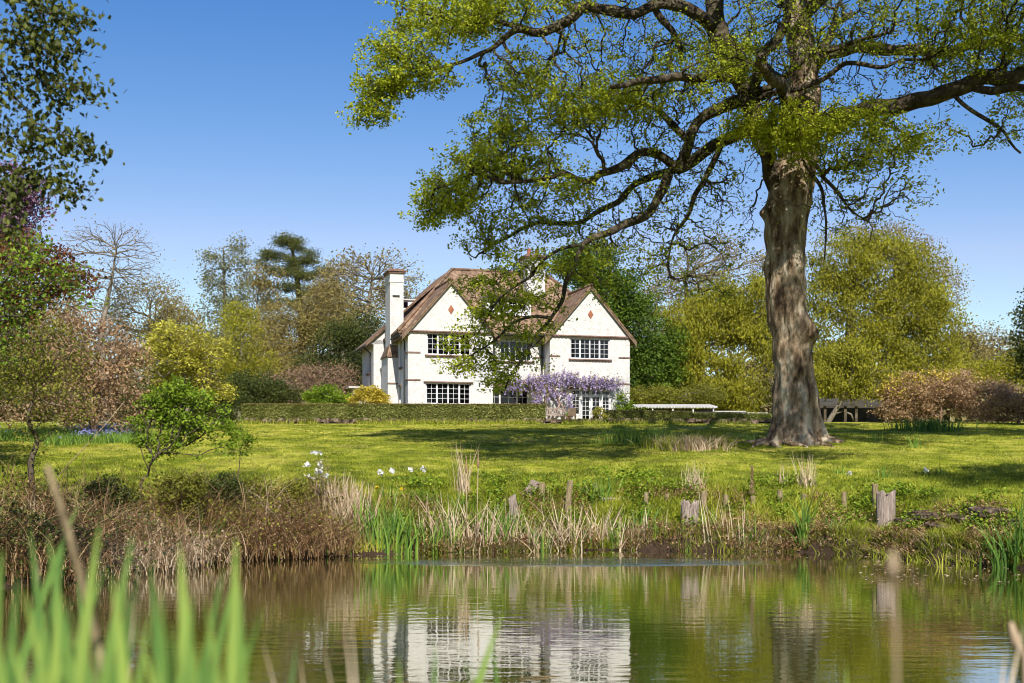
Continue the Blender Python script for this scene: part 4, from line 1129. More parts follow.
# foliage masses read off the picture: px, py, rx, ry, weight, depth offset, depth radius m
FB = [(400, 55, 42, 16, 1.5, -5, 1.8), (385, 85, 30, 14, 1.6, -5, 1.5), (372, 112, 20, 16, 1.2, -5, 1.2), (440, 20, 60, 22, 1.9, -4.8, 2.5), (430, 78, 36, 10, 1.2, -5, 1.5),
      (500, 10, 40, 20, 1.6, -4.5, 2.5), (520, 70, 50, 18, .55, -4, 2), (560, 6, 40, 10, .9, -4, 2),
      (530, 90, 45, 24, 1.2, -3, 2.5), (575, 110, 52, 28, 1.6, -2, 2.8), (620, 95, 50, 26, 1.5, -2, 2.5), (500, 130, 36, 22, 1.5, -2.5, 2.2), (480, 165, 44, 18, 1.6, -2.5, 2.2),
      (450, 195, 32, 20, 1.8, -2.5, 2), (432, 214, 16, 14, 1.2, -2.5, 1.2), (530, 160, 44, 22, 1.3, -1.5, 2.6), (560, 190, 54, 18, 1.2, -1, 2.5), (500, 212, 44, 20, 1.1, 0, 2.5),
      (490, 244, 36, 16, 1.0, 1.5, 2), (560, 225, 50, 16, .9, 1, 2), (610, 250, 40, 20, .7, 0, 2), (650, 130, 46, 30, .6, 0, 3), (700, 180, 44, 40, .35, 1, 3), (640, 205, 44, 30, .5, 1, 3),
      (700, 240, 60, 30, .55, 1.5, 2.5), (660, 265, 34, 22, .6, 1.5, 2), (710, 285, 44, 22, .4, 1.5, 1.5),
      (590, 50, 60, 24, .5, -3, 2.5), (660, 45, 40, 20, .45, -2, 3), (690, 85, 44, 22, .9, -3.5, 2.2), (735, 60, 24, 22, 1.0, -3, 1.5), (700, 60, 30, 20, .6, -3, 2),
      (770, 125, 52, 20, 2.0, -3.0, 1.8), (800, 140, 44, 18, 1.7, -3.2, 1.8), (850, 125, 50, 18, 1.5, -3.5, 2), (880, 150, 44, 16, 1.1, -3.5, 2), (920, 140, 36, 16, 1.0, -3.6, 1.8), (850, 165, 44, 12, .8, -3, 2),
      (870, 185, 50, 26, .35, -2, 2), (900, 200, 44, 24, .3, -2, 2), (840, 220, 40, 26, .25, -1, 2), 
      (780, 20, 60, 20, .6, -2, 4), (850, 40, 60, 20, .6, -2.5, 3), (900, 25, 60, 24, .8, -2.5, 3), (960, 30, 55, 26, 1.2, -3, 3), (990, 60, 44, 22, 1.3, -4, 3), (1010, 20, 44, 30, 1.1, -2, 3),
      (930, 60, 36, 16, .7, -3, 2), (1010, 120, 30, 22, .45, -4, 1.6), (985, 140, 28, 12, .3, -3.8, 1.4), (1075, 60, 60, 50, 1.8, -3, 4),
      (520, 270, 40, 20, 1.0, -2, 2), (560, 265, 44, 20, 1.0, -1.5, 1.8), (500, 300, 34, 20, 1.15, -2.4, 1.8), (540, 300, 30, 18, .9, -2.3, 1.5), (470, 285, 24, 12, .7, -2.2, 1.2), (490, 325, 30, 16, 1.1, -2.8, 1.5),
      (470, 345, 30, 14, .9, -3.1, 1.3), (462, 366, 26, 8, 1.0, -3.3, 1.1), (500, 362, 26, 14, .9, -3, 1.2), (500, 380, 16, 8, 1.3, -3.1, .8), (535, 330, 24, 14, .8, -2.6, 1.2), (530, 355, 24, 14, .5, -2.8, 1.2), (600, 285, 24, 20, .6, -1.5, 1.5),
      # above the picture: the rest of the crown, which shades the lawn
      (600, -40, 100, 40, .7, -2, 5), (720, -60, 120, 50, .8, 0, 7), (860, -60, 120, 50, .8, 0, 7), (980, -40, 90, 50, .8, -1, 6), (800, 10, 120, 40, .35, 8, 3), (730, 40, 80, 40, .35, 7, 3), (760, 50, 70, 30, .4, -8, 2),
      (560, -150, 110, 30, .9, -12, 4), (700, -150, 110, 40, .9, -13, 4), (840, -150, 110, 40, .9, -12, 4), (980, -140, 110, 40, .9, -12, 4), (1100, -60, 80, 50, 1.5, -8, 5), (1000, -70, 70, 40, 1.2, 0, 4), (900, -70, 70, 40, 1.0, 3, 4), (660, -90, 90, 40, .8, -6, 4), (900, -100, 90, 40, .8, -5, 4), (1120, -160, 100, 50, .9, -14, 4), (470, -110, 60, 30, .9, -12, 2.5), (550, -75, 60, 30, .9, -17.5, 2), (640, -85, 60, 30, .9, -17.5, 2), (730, -75, 60, 30, .9, -17.5, 2), (1010, -70, 60, 30, .8, -17.5, 2), (560, -75, 60, 30, .9, -14, 2.5), (660, -80, 60, 34, .9, -13, 2.5), (760, -75, 60, 30, .7, -14, 2.5), (880, -85, 60, 34, .9, -14, 2.5), (990, -80, 60, 34, .9, -14, 2.5), (1090, -60, 50, 40, .9, -13, 3), (640, -260, 120, 40, .8, -18, 3), (820, -260, 120, 40, .8, -18, 3), (980, -260, 120, 40, .8, -18, 3), (760, -80, 120, 60, .6, 4, 5)]
att, dens = [], []
for b in FB:
    n = int((2.0 if not (b[1] > 255 and b[0] < 620) else 1.35) * b[4] * math.sqrt(b[2] * b[3]) + 4) if b[1] > -5 else int(3.6 * b[4] * math.sqrt(b[2] * b[3]))
    g = nrm(rng.normal(size=(n, 3))) * rng.random((n, 1)) ** 0.42
    Db = OD + b[5]; sc = Db / F
    c = at(b[0], b[1], Db)
    att.append(c + g * np.array([b[2] * sc, b[6], b[3] * sc]))
    dens.append(np.full(n, b[4]))
att = np.vstack(att); dens = np.concatenate(dens)
# fine bare twigs within the crown
tw = []
for (cx, cy, rx, ry, n, dd0) in [(700, 130, 110, 90, 330, 0), (860, 60, 150, 70, 380, -1), (620, 70, 140, 60, 230, -2), (650, 210, 110, 60, 300, 1), (700, 60, 110, 50, 200, 0), (840, 200, 80, 50, 90, -1), (780, 60, 80, 60, 170, 0)]:
    g = nrm(rng.normal(size=(n, 3))) * rng.random((n, 1)) ** 0.4
    sc = OD / F
    tw.append(at(cx, cy, OD + dd0) + g * np.array([rx * sc, 3.5, ry * sc]))
tw = np.vstack(tw)
allp = np.vstack([att, tw])
C, R, _w = grow(skp, skd, allp, tip=0.011, wob=0.14, m=6, expo=2.1, rmax=0.11, sag=-0.05)
mb = MB(); tubes_batch(mb, C, R, 4)
mb.build('twigs', M['bark_dark'], oak, smooth=True, loc=ol).location = (0, 0, 0)
# leaves: tufts round every tip and along its last piece
cnt = (12 + 18 * np.minimum(dens, 1.8)).astype(int)
sub = 4
LPs, TN = [], []
for k_ in range(sub):
    c2 = np.maximum(1, cnt // sub)
    off = rng.normal(size=(len(att), 3)) * np.array([0.24, 0.24, 0.13])
    cen = att + off
    rep = np.repeat(cen, c2, axis=0)
    LPs.append(rep + rng.normal(size=rep.shape) * np.array([0.10, 0.10, 0.07]))
    tn = np.clip(rng.random(len(att)) * 0.45 + 0.12 + 0.14 * dens, 0, .8)
    TN.append(np.repeat(tn, c2) + rng.random(len(rep)) * 0.4 - .05)
rep = np.repeat(tw, 4, axis=0)
LPs.append(rep + rng.normal(size=rep.shape) * 0.22); TN.append(rng.random(len(rep)) * 0.5)
LP = np.vstack(LPs); TN = np.concatenate(TN)
mb = leaves(LP, 0.118, aspect=0.62, up=0.3, tint=TN)
mb.build('crown', M['oak_leaf'], oak, loc=ol).location = (0, 0, 0)
print('oak leaves', len(LP))
# roots and litter at the foot
seed(11)
rt = MB()
for a0, l0 in ((3.5, 1.5), (3.9, 1.0), (4.4, 1.1), (4.9, 1.3), (5.5, 1.0), (2.9, 1.7), (6.0, 1.1)):
    q = []
    for t in np.linspace(0, 1, 7):
        x = ob[0] + math.cos(a0 + .3 * math.sin(t * 4 + a0)) * (1.0 + l0 * t); y = ob[1] + math.sin(a0 + .25 * t) * (1.0 + l0 * t)
        q.append((x, y, gzs(x, y) + 0.16 * (1 - t) ** 1.3 - 0.03))
    tube(rt, q, np.linspace(0.17, 0.03, 7), 8)
rt.build('root', M['oak_bark'], oak, smooth=True, loc=ol).location = (0, 0, 0)

# ------------------------------------------------------------------ trees and shrubs behind and beside
tree('bare_tree', 'leafless grey tree with fan of fine twigs rising behind the pinkish shrubs', 'tree', 106, 92,
     [(106, 400, .34), (103, 340, .26), (106, 305, .18), (112, 275, .10), (116, 250, .05)], [(108, 255, 54, 36, 1), (100, 290, 46, 40, .7), (135, 270, 28, 34, .5), (90, 262, 30, 30, .6)], 'bud_leaf', nattr=1200, nleaf=500, lsize=.14,
     bark='bark_grey', tip=.0125, wob=.03, shell=.3, expo=2.3, sd=101, alpha=.7)
tree('budding_tree', 'brown budding tree with rounded crown between the bare tree and the yellow shrub', 'tree', 150, 96,
     [(150, 400, .4), (150, 350, .3), (150, 320, .2)], [(148, 318, 42, 42, 1), (176, 330, 20, 34, .6), (120, 330, 26, 30, .5)], 'bud_leaf', nattr=520, nleaf=10080, lsize=0.152, spread=.5, tip=.016, sd=102, wob=.03, shell=.4, alpha=.6)
tree('aspen_tree', 'slender grey green tree with airy leaves left of the tall pine', 'tree', 222, 88,
     [(228, 415, .25), (226, 350, .18), (224, 280, .08), (224, 250, .05)], [(214, 290, 14, 46, 1), (236, 275, 15, 38, 1), (226, 330, 26, 36, 1.1), (206, 262, 6, 14, .3), (240, 250, 9, 16, .5)], 'aspen_leaf', nattr=340, nleaf=8640, lsize=0.152, spread=.28, tip=.011, sd=103, up=.1)
tree('birch_tree', 'green birch with hanging twigs in front of the pine', 'tree', 246, 84,
     [(238, 415, .2), (240, 370, .15), (244, 330, .08)], [(240, 345, 22, 44, 1.1), (256, 375, 22, 30, 1), (232, 385, 18, 24, .8)], 'willow_leaf', nattr=330, nleaf=14400, lsize=0.129, spread=.36, tip=.011, droop=.5, sd=104)
tree('pine_tree', 'tall dark green pine with a domed top above the brown trees', 'pine tree', 296, 112,
     [(300, 415, .45), (302, 340, .38), (298, 290, .26), (292, 248, .12)],
     [(287, 241, 15, 6, 1.4), (300, 246, 13, 5, 1.1), (272, 254, 12, 6, 1.1), (262, 264, 8, 4, .7), (312, 258, 13, 6, 1.1), (290, 262, 14, 6, .9), (280, 272, 14, 5, .9), (322, 270, 11, 6, .9), (303, 275, 13, 6, .8), (264, 284, 10, 5, .8), (288, 286, 12, 5, .8), (330, 288, 10, 6, .8), (312, 292, 13, 6, .8), (272, 300, 12, 6, .7), (300, 304, 14, 6, .6), (328, 308, 12, 6, .6), (258, 312, 10, 5, .5)],
     'pine_leaf', flat=.5, nattr=330, nleaf=27200, lsize=0.198, spread=.34, tip=.02, bark='bark_dark', sd=105, depth=1.0, aspect=.3, alpha=.5)
tree('budding_tree', 'wide rust brown budding tree below the pine top', 'tree', 300, 98,
     [(304, 415, .4), (303, 360, .32), (300, 320, .2)], [(286, 335, 38, 34, 1), (322, 310, 30, 30, .9), (275, 350, 40, 34, .9), (318, 350, 34, 34, .8), (330, 320, 28, 40, .7)], 'bud_leaf', nattr=620, nleaf=26400, lsize=0.152, spread=.5, tip=.016, sd=106, wob=.05)
tree('bare_tree', 'leafless tree spreading behind the left chimney', 'tree', 366, 104,
     [(366, 415, .45), (366, 350, .35), (368, 310, .2), (372, 280, .1)], [(360, 285, 44, 36, 1), (395, 275, 34, 28, .9), (350, 330, 40, 34, .8), (400, 310, 26, 24, .4), (334, 300, 26, 36, .6)], 'bud_leaf', nattr=760, nleaf=3900, lsize=.2, spread=.4, tip=.019, sd=107, wob=.03, shell=.3, expo=2.3, alpha=.8)
tree('round_tree', 'green and brown tree standing between the rust brown trees and the house', 'tree', 342, 90,
     [(344, 415, .3), (344, 380, .22), (342, 350, .12)], [(340, 352, 26, 30, 1), (322, 370, 26, 24, .8), (362, 340, 18, 30, .8), (355, 375, 20, 24, .8)], 'dark_leaf', nattr=400, nleaf=18000, lsize=0.152, spread=.42, tip=.014, sd=108)
tree('smoke_shrub', 'tall twiggy pinkish brown shrub behind the long clipped hedge', 'shrub', 308, 80,
     [(308, 412, .12), (308, 402, .1), (309, 396, .06)], [(300, 388, 34, 22, 1), (330, 380, 28, 24, .9), (276, 392, 24, 18, .8), (345, 392, 18, 14, .6)], 'brown_leaf', nattr=520, nleaf=5400, lsize=.14, spread=.28, bark='bark_pink', tip=.014, sd=109, shell=.5, alpha=.8)
tree('garden_shrub', 'bright lime green shrub showing just over the long hedge', 'shrub', 324, 75,
     [(324, 414, .08), (324, 404, .06)], [(322, 397, 22, 11, 1), (344, 402, 16, 7, .8), (308, 401, 14, 7, .6)], 'green_leaf', nattr=140, nleaf=5400, lsize=.13, spread=.18, sd=110, tip=.01)
tree('golden_shrub', 'rounded golden yellow shrub in front of the lean-to on the house', 'shrub', 371, 71.5,
     [(371, 414, .06), (371, 404, .05)], [(369, 397, 15, 10, 1), (362, 401, 12, 6, .6), (380, 401, 10, 7, .6)], 'gold_leaf', nattr=130, nleaf=5400, lsize=.12, spread=.15, sd=111, tip=.01)
tree('garden_shrub', 'dark olive shrub at the left end of the long hedge', 'shrub', 262, 77,
     [(262, 412, .1), (262, 400, .08)], [(256, 390, 28, 20, 1), (285, 398, 20, 12, .8), (236, 396, 22, 18, .8)], 'dark_leaf', nattr=260, nleaf=12480, lsize=0.122, spread=.3, sd=112, tip=.012)
tree('yellow_tree', 'small spreading tree in bright yellow blossom behind the green pondside shrub', 'blossom tree', 185, 60,
     [(188, 432, .16), (187, 415, .13), (186, 395, .09), (186, 378, .05)],
     [(184, 342, 42, 16, 1), (165, 362, 44, 14, 1), (200, 360, 34, 16, 1), (180, 328, 26, 8, .6), (215, 350, 20, 14, .7), (150, 372, 24, 10, .6), (205, 395, 28, 18, .9), (185, 388, 34, 14, .6), (168, 345, 30, 10, .8)],
     'yellow_leaf', nattr=520, nleaf=14250, lsize=.13, spread=.2, bark='bark_grey', tip=.012, sd=113, depth=.9, up=.6)
tree('dark_shrub', 'dark evergreen bush under the yellow blossom tree', 'shrub', 165, 64,
     [(165, 425, .1), (165, 412, .08)], [(165, 396, 26, 20, 1), (190, 404, 26, 16, .9), (140, 404, 22, 16, .8), (225, 405, 18, 14, .8)], 'dark_leaf', nattr=280, nleaf=13200, lsize=0.129, spread=.25, sd=114, tip=.012)
tree('pink_shrub', 'great pinkish brown flowering shrub left of the yellow blossom tree', 'shrub', 92, 52,
     [(95, 436, .16), (93, 415, .13), (92, 395, .1), (92, 370, .06)],
     [(92, 350, 48, 38, 1), (50, 345, 50, 46, 1), (120, 375, 36, 36, .9), (10, 350, 40, 56, .9), (70, 395, 50, 26, .8), (20, 400, 40, 20, .6), (105, 408, 34, 18, .8), (130, 420, 20, 12, .5), (60, 418, 40, 12, .6), (0, 415, 30, 16, .6)], 'pink_leaf', nattr=900, nleaf=15750, lsize=.13, spread=.26, bark='bark_pink', tip=.011, sd=115, alpha=.6)
tree('young_tree', 'small tree with ochre and green young leaves on the left bank', 'tree', 34, 30.5,
     [(33, 482, .08), (31, 460, .07), (35, 440, .06), (32, 418, .05), (40, 385, .025)],
     [(30, 375, 46, 32, 1), (5, 350, 40, 50, 1), (60, 395, 38, 30, .8), (20, 330, 44, 26, .8), (62, 350, 40, 30, .5), (38, 428, 22, 16, .5), (28, 452, 10, 12, .3)], 'olive_leaf', nattr=520, nleaf=6900, lsize=.075, spread=.16, bark='bark_dark', tip=.005, sd=116)
tree('bush_sapling', 'many stemmed fresh green shrub leaning over the left pond bank', 'shrub', 143, 31.5,
     [(141, 484, .035), (146, 476, .03), (152, 466, .022)],
     [(175, 392, 20, 9, 1), (196, 398, 20, 9, 1), (156, 404, 16, 8, .8), (140, 420, 12, 9, .8), (215, 408, 16, 8, .8), (170, 418, 22, 10, .9), (200, 424, 22, 10, .9), (228, 424, 12, 9, .7), (150, 440, 14, 9, .7), (178, 440, 18, 9, .7), (208, 444, 14, 7, .5), (232, 440, 8, 8, .3), (162, 456, 14, 6, .4), (190, 458, 12, 5, .3), (184, 380, 10, 5, .4)],
     'green_leaf', nattr=300, nleaf=5600, lsize=.085, spread=.105, bark='bark_dark', tip=.0065, sd=117, expo=2.1, alpha=.75)
tree('sapling', 'thin leafy sapling just right of the pondside shrub', 'sapling', 236, 33.5,
     [(238, 482, .015), (239, 465, .012), (240, 452, .01)], [(240, 442, 12, 14, 1), (228, 455, 6, 8, .3), (246, 425, 8, 10, .5)], 'green_leaf', nattr=50, nleaf=650, lsize=.07, spread=.09, bark='bark_dark', tip=.004, sd=118)
tree('overhanging_birch', 'near tree at the left edge hanging thin leafy branches across the sky', 'tree', -260, 9.5,
     [(-255, 620, .16), (-235, 400, .14), (-190, 180, .11), (-140, 0, .08), (-110, -120, .05)],
     [(10, 60, 60, 30, 1), (60, 35, 44, 28, .9), (75, 95, 32, 10, .8), (40, 90, 50, 20, .8), (10, 130, 50, 30, 1), (60, 148, 38, 22, 1), (90, 130, 14, 16, .25), (50, 178, 40, 22, 1), (82, 180, 18, 14, .5), (70, 205, 22, 10, .35), (20, 10, 60, 26, 1), (-20, 200, 40, 60, 1), (5, 215, 26, 30, .6), (-60, 60, 60, 100, .8)],
     'birch_leaf', nattr=460, nleaf=5850, lsize=.05, spread=.085, bark='bark_dark', tip=.0022, sd=119, droop=.5, depth=.5, wob=.1, sag=.1, aspect=.7)
tree('blossom_tree', 'lilac pink blossoming tree at the left edge under the hanging branches', 'blossom tree', -60, 24,
     [(-62, 520, .12), (-58, 400, .1), (-50, 300, .07), (-40, 240, .05)], [(8, 190, 30, 30, 1), (22, 205, 24, 20, .8), (-10, 220, 40, 40, 1), (10, 235, 26, 20, .6)], 'lilac_leaf', nattr=330, nleaf=6300, lsize=.075, spread=.13, bark='bark_dark', tip=.006, sd=120)
tree('maple_tree', 'red and green leaved tree at the left edge above the pinkish shrub', 'tree', -40, 21,
     [(-45, 540, .12), (-40, 420, .1), (-25, 330, .07), (-10, 290, .04)], [(15, 255, 34, 18, 1), (50, 262, 34, 14, 1), (20, 285, 50, 24, 1), (70, 290, 26, 18, .6), (0, 310, 40, 24, .7), (85, 270, 12, 10, .2)], 'red_leaf', nattr=430, nleaf=6450, lsize=.07, spread=.12, bark='bark_dark', tip=.005, sd=121)
tree('hanging_tree', 'yellow green leafy branches mixed with the red leaved tree at the left edge', 'tree', -70, 17.5,
     [(-75, 560, .1), (-70, 420, .08), (-55, 330, .05)], [(20, 245, 34, 16, .8), (40, 275, 44, 18, 1), (10, 300, 40, 20, .9), (85, 300, 18, 20, .3), (0, 340, 40, 26, .5)], 'green_leaf', nattr=300, nleaf=2000, lsize=.06, spread=.1, bark='bark_dark', tip=.004, sd=122)

# right of the house
tree('conifer_tree', 'dense deep green tree rising behind the right gable of the house', 'conifer', 600, 98,
     [(600, 420, .5), (602, 340, .4), (604, 280, .2), (598, 255, .1)],
     [(592, 265, 34, 22, 1), (620, 295, 34, 30, 1), (640, 335, 30, 30, 1), (600, 300, 40, 40, .7), (654, 375, 30, 34, 1.1), (640, 400, 34, 20, .8), (572, 262, 16, 16, .6), (668, 350, 16, 24, .5)], 'conifer_leaf', nattr=620, nleaf=50400, lsize=0.198, spread=.5, bark='bark_dark', tip=.02, sd=130)
tree('bare_tree', 'pale leafless tree showing between the oak and the dark conifer', 'tree', 690, 118,
     [(690, 412, .5), (690, 350, .4), (688, 310, .28), (685, 280, .14)], [(680, 275, 40, 26, 1), (710, 262, 40, 30, 1), (660, 300, 30, 26, .8), (720, 300, 34, 30, .6), (745, 280, 30, 40, .7)], 'bud_leaf', nattr=640, nleaf=9120, lsize=0.182, spread=.5, tip=.022, sd=131, wob=.03, expo=2.3, alpha=.8)
tree('willow_tree', 'yellow green weeping tree between the conifer and the oak trunk', 'tree', 700, 100,
     [(700, 415, .4), (702, 380, .3), (700, 345, .2)], [(690, 350, 34, 30, 1), (720, 330, 34, 36, 1), (745, 360, 30, 44, 1), (690, 390, 34, 24, 1), (730, 395, 34, 20, 1), (670, 370, 24, 30, .8), (755, 310, 22, 34, .9), (715, 305, 30, 22, .8), (680, 322, 28, 20, .8), (740, 290, 20, 18, .5)], 'willow_leaf', nattr=700, nleaf=57600, lsize=0.224, spread=.5, tip=.016, droop=.9, aspect=.42, sd=132)
tree('willow_tree', 'tall olive green tree directly right of the oak trunk', 'tree', 850, 92,
     [(850, 415, .45), (848, 370, .35), (850, 320, .26), (855, 270, .12)],
     [(850, 262, 40, 30, .8), (885, 270, 40, 32, .8), (920, 275, 30, 30, .6), (830, 310, 30, 50, 1), (870, 320, 50, 36, 1), (910, 310, 36, 36, .9), (940, 330, 26, 30, .8), (830, 360, 30, 30, 1), (880, 365, 44, 28, 1), (930, 365, 34, 28, .9)], 'willow_leaf', nattr=1000, nleaf=72000, lsize=0.205, spread=.5, tip=.016, droop=.6, aspect=.45, sd=133)
tree('budding_tree', 'half leafed thin brown tree standing above the olive green tree', 'tree', 895, 110,
     [(895, 412, .4), (895, 350, .3), (895, 290, .2), (895, 250, .1)], [(890, 245, 34, 22, 1), (920, 262, 30, 24, 1), (865, 240, 36, 18, .8), (945, 290, 22, 26, .8), (840, 235, 26, 18, .5)], 'bud_leaf', nattr=520, nleaf=8640, lsize=0.167, spread=.5, tip=.017, sd=134, wob=.05)
tree('leaning_willow', 'low weeping tree on a pale leaning trunk right of the oak', 'tree', 832, 74,
     [(828, 424, .16), (836, 410, .14), (844, 396, .12), (850, 380, .08), (854, 365, .05)], [(850, 372, 34, 18, 1), (830, 385, 22, 14, .8), (868, 388, 26, 14, .9), (850, 355, 30, 14, .6), (890, 378, 20, 14, .5)], 'willow_leaf', nattr=330, nleaf=13500, lsize=.14, spread=.3, tip=.011, droop=.9, sd=135)
tree('azalea', 'wide pinkish shrub sprinkled with yellow blossom on the right of the lawn', 'shrub', 940, 72,
     [(940, 424, .12), (940, 412, .1), (940, 402, .08)], [(915, 396, 36, 24, 1), (950, 392, 40, 22, 1), (985, 400, 36, 22, 1), (895, 404, 22, 18, .8)], 'pink_leaf', nattr=700, nleaf=16500, lsize=.12, spread=.22, bark='bark_pink', tip=.01, sd=136, alpha=.7,
     flowers=('blossom', 'gold_leaf', 2400, .12, [(905, 388, 24, 16, 1), (930, 382, 26, 12, 1), (960, 378, 28, 6, .8), (890, 396, 12, 10, .8)]))
tree('azalea', 'low pinkish shrub at the right edge beside the yellow sprinkled one', 'shrub', 1018, 70,
     [(1018, 426, .1), (1018, 415, .08)], [(1010, 408, 36, 14, 1), (1040, 405, 30, 16, 1), (1000, 398, 20, 14, .7)], 'pink_leaf', nattr=330, nleaf=7800, lsize=.12, spread=.2, bark='bark_pink', tip=.01, sd=137)
tree('yellow_tree', 'yellow leaved tree behind the azalea at the right', 'tree', 990, 84,
     [(990, 415, .2), (990, 395, .16), (990, 380, .1)], [(985, 375, 36, 14, 1), (1015, 370, 24, 20, 1), (1035, 360, 20, 30, .8)], 'willow_leaf', nattr=280, nleaf=15600, lsize=0.129, spread=.35, tip=.012, sd=138)
tree('bare_tree', 'distant leafless tree low on the skyline at the far right', 'tree', 985, 135,
     [(985, 408, .4), (985, 370, .3), (985, 350, .2)], [(985, 345, 30, 24, 1), (965, 360, 26, 20, .8), (1010, 355, 26, 24, .8)], 'bud_leaf', nattr=420, nleaf=2500, lsize=.25, spread=.5, tip=.024, sd=139, wob=.03, alpha=.8)
tree('edge_tree', 'dark green tree cut off by the right edge of the view', 'tree', 1050, 66,
     [(1050, 424, .25), (1050, 380, .2), (1048, 330, .1)], [(1046, 330, 32, 40, 1), (1040, 370, 26, 24, .9), (1048, 292, 20, 14, .6), (1060, 360, 40, 50, 1)], 'dark_leaf', nattr=420, nleaf=12750, lsize=.15, spread=.28, tip=.012, sd=140)
tree('garden_shrub', 'loose green shrub against the right corner of the house', 'shrub', 624, 76.0,
     [(624, 420, .05), (624, 410, .04)], [(624, 402, 8, 12, 1), (634, 410, 10, 7, .8), (617, 410, 6, 6, .5)], 'green_leaf', nattr=70, nleaf=1300, lsize=.11, spread=.13, sd=141, tip=.008)
tree('garden_shrub', 'low golden green shrub beside the garden doors', 'shrub', 600, 72.5,
     [(600, 421, .04), (600, 416, .03)], [(598, 414, 6, 7, 1)], 'yellow_leaf', nattr=30, nleaf=600, lsize=.1, spread=.1, sd=142, tip=.006)
tree('garden_shrub', 'loose green shrub behind the white low building', 'shrub', 672, 94,
     [(672, 412, .08), (672, 400, .06)], [(665, 397, 26, 9, 1), (700, 396, 26, 10, 1), (640, 398, 16, 10, .8)], 'olive_leaf', nattr=240, nleaf=11520, lsize=0.137, spread=.3, sd=143, tip=.012)

tree('roadside_tree', 'broad dark tree outside the view to the right shading the bank', 'tree', 1290, 30,
     [(1290, 520, .25), (1290, 300, .2), (1285, 150, .14)], [(1230, 60, 120, 80, 1), (1300, 30, 110, 90, 1), (1170, 90, 60, 40, .7), (1340, 110, 90, 80, .8)], 'dark_leaf', nattr=460, nleaf=15000, lsize=.15, spread=.28, tip=.01, sd=160)
tree('roadside_tree', 'tall tree outside the view beyond the oak shading the right lawn', 'tree', 1340, 41,
     [(1340, 480, .45), (1340, 250, .36), (1335, 0, .25), (1330, -120, .14)], [(1290, -150, 170, 100, 1), (1200, -190, 110, 80, .9), (1400, -110, 120, 120, .8), (1150, -130, 90, 60, .8), (1060, -170, 70, 50, .7)], 'olive_leaf', nattr=700, nleaf=26000, lsize=.22, spread=.38, tip=.014, sd=163)
tree('lawn_tree', 'bushy tree added past the left edge to cast shade over the lawn', 'tree', -95, 40,  # tree added mostly out of view for its shadow on the left lawn
     [(-95, 470, .2), (-96, 400, .17), (-92, 340, .1)], [(-80, 330, 90, 70, 1), (-40, 380, 60, 30, .7), (-110, 260, 80, 60, .8)], 'dark_leaf', nattr=480, nleaf=14000, lsize=.14, spread=.28, tip=.01, sd=161)
tree('lawn_tree', 'small bushy tree farther back at the left edge of the lawn', 'tree', -30, 46,
     [(-30, 450, .12), (-30, 410, .1)], [(-25, 380, 60, 30, 1), (-40, 350, 50, 24, .7)], 'bud_leaf', nattr=300, nleaf=7000, lsize=.12, spread=.24, tip=.01, sd=162)
for px, D, sd_, top, lb in ((258, 106, 171, 262, 'brown budding tree filling the gap between the aspen and the pine'), (338, 108, 172, 250, 'brown budding tree right behind the pine'), (205, 116, 173, 312, 'low brown tree behind the aspen'), (390, 112, 174, 276, 'brown budding tree behind the left chimney foot'), (60, 110, 175, 290, 'brown budding tree left of the bare fan shaped tree'), (770, 118, 176, 250, 'thin brown tree hidden partly by the oak trunk'), (655, 122, 177, 285, 'brown budding tree between the conifer and the weeping tree'), (965, 120, 178, 325, 'brown budding tree on the skyline above the azalea'), (170, 114, 179, 300, 'brown budding tree between the bare tree and the aspen')):
    h_ = (420 - top) / 2
    tree('budding_tree', lb, 'tree', px, D, [(px, 415, .3), (px + 2, 415 - h_ * .8, .2), (px - 1, 415 - h_ * 1.4, .1)],
         [(px, 420 - h_ * 1.1, 30, h_ * .8, 1), (px - 14, 420 - h_ * .8, 24, h_ * .6, .8), (px + 15, 420 - h_ * .9, 24, h_ * .6, .8), (px + 3, top + 16, 22, 16, .7)], 'bud_leaf', nattr=480, nleaf=7600, lsize=.23, spread=.42, tip=.017, sd=sd_, wob=.04, alpha=.6)
for px, D, sd_, top, w_, lb in ((182, 31.2, 181, 486, 22, 'dark leafy sapling thicket at the foot of the leaning shrub'), (222, 32.6, 182, 484, 20, 'dark green bush in the brambles left of the thin sapling'), (256, 33.6, 183, 490, 18, 'dark green bush in the brambles right of the thin sapling'), (292, 34.2, 184, 492, 14, 'small leafy bush under the white blossom sapling'), (110, 30.6, 185, 488, 20, 'dark low bush between the ochre tree and the leaning shrub')):
    tree('bank_bush', lb, 'shrub', px, D - .8, [(px, 520, .02), (px + 2, 500, .015)], [(px, top + 2, w_, 13, 1), (px - w_ * .5, top + 10, w_ * .7, 11, .7), (px + w_ * .5, top + 8, w_ * .7, 11, .7), (px, top + 22, w_, 9, .5)],
         'dark_leaf' if sd_ in (182, 185) else 'olive_leaf', nattr=170, nleaf=2900, lsize=.075, spread=.09, tip=.005, sd=sd_, bark='bark_dark', tz=None)

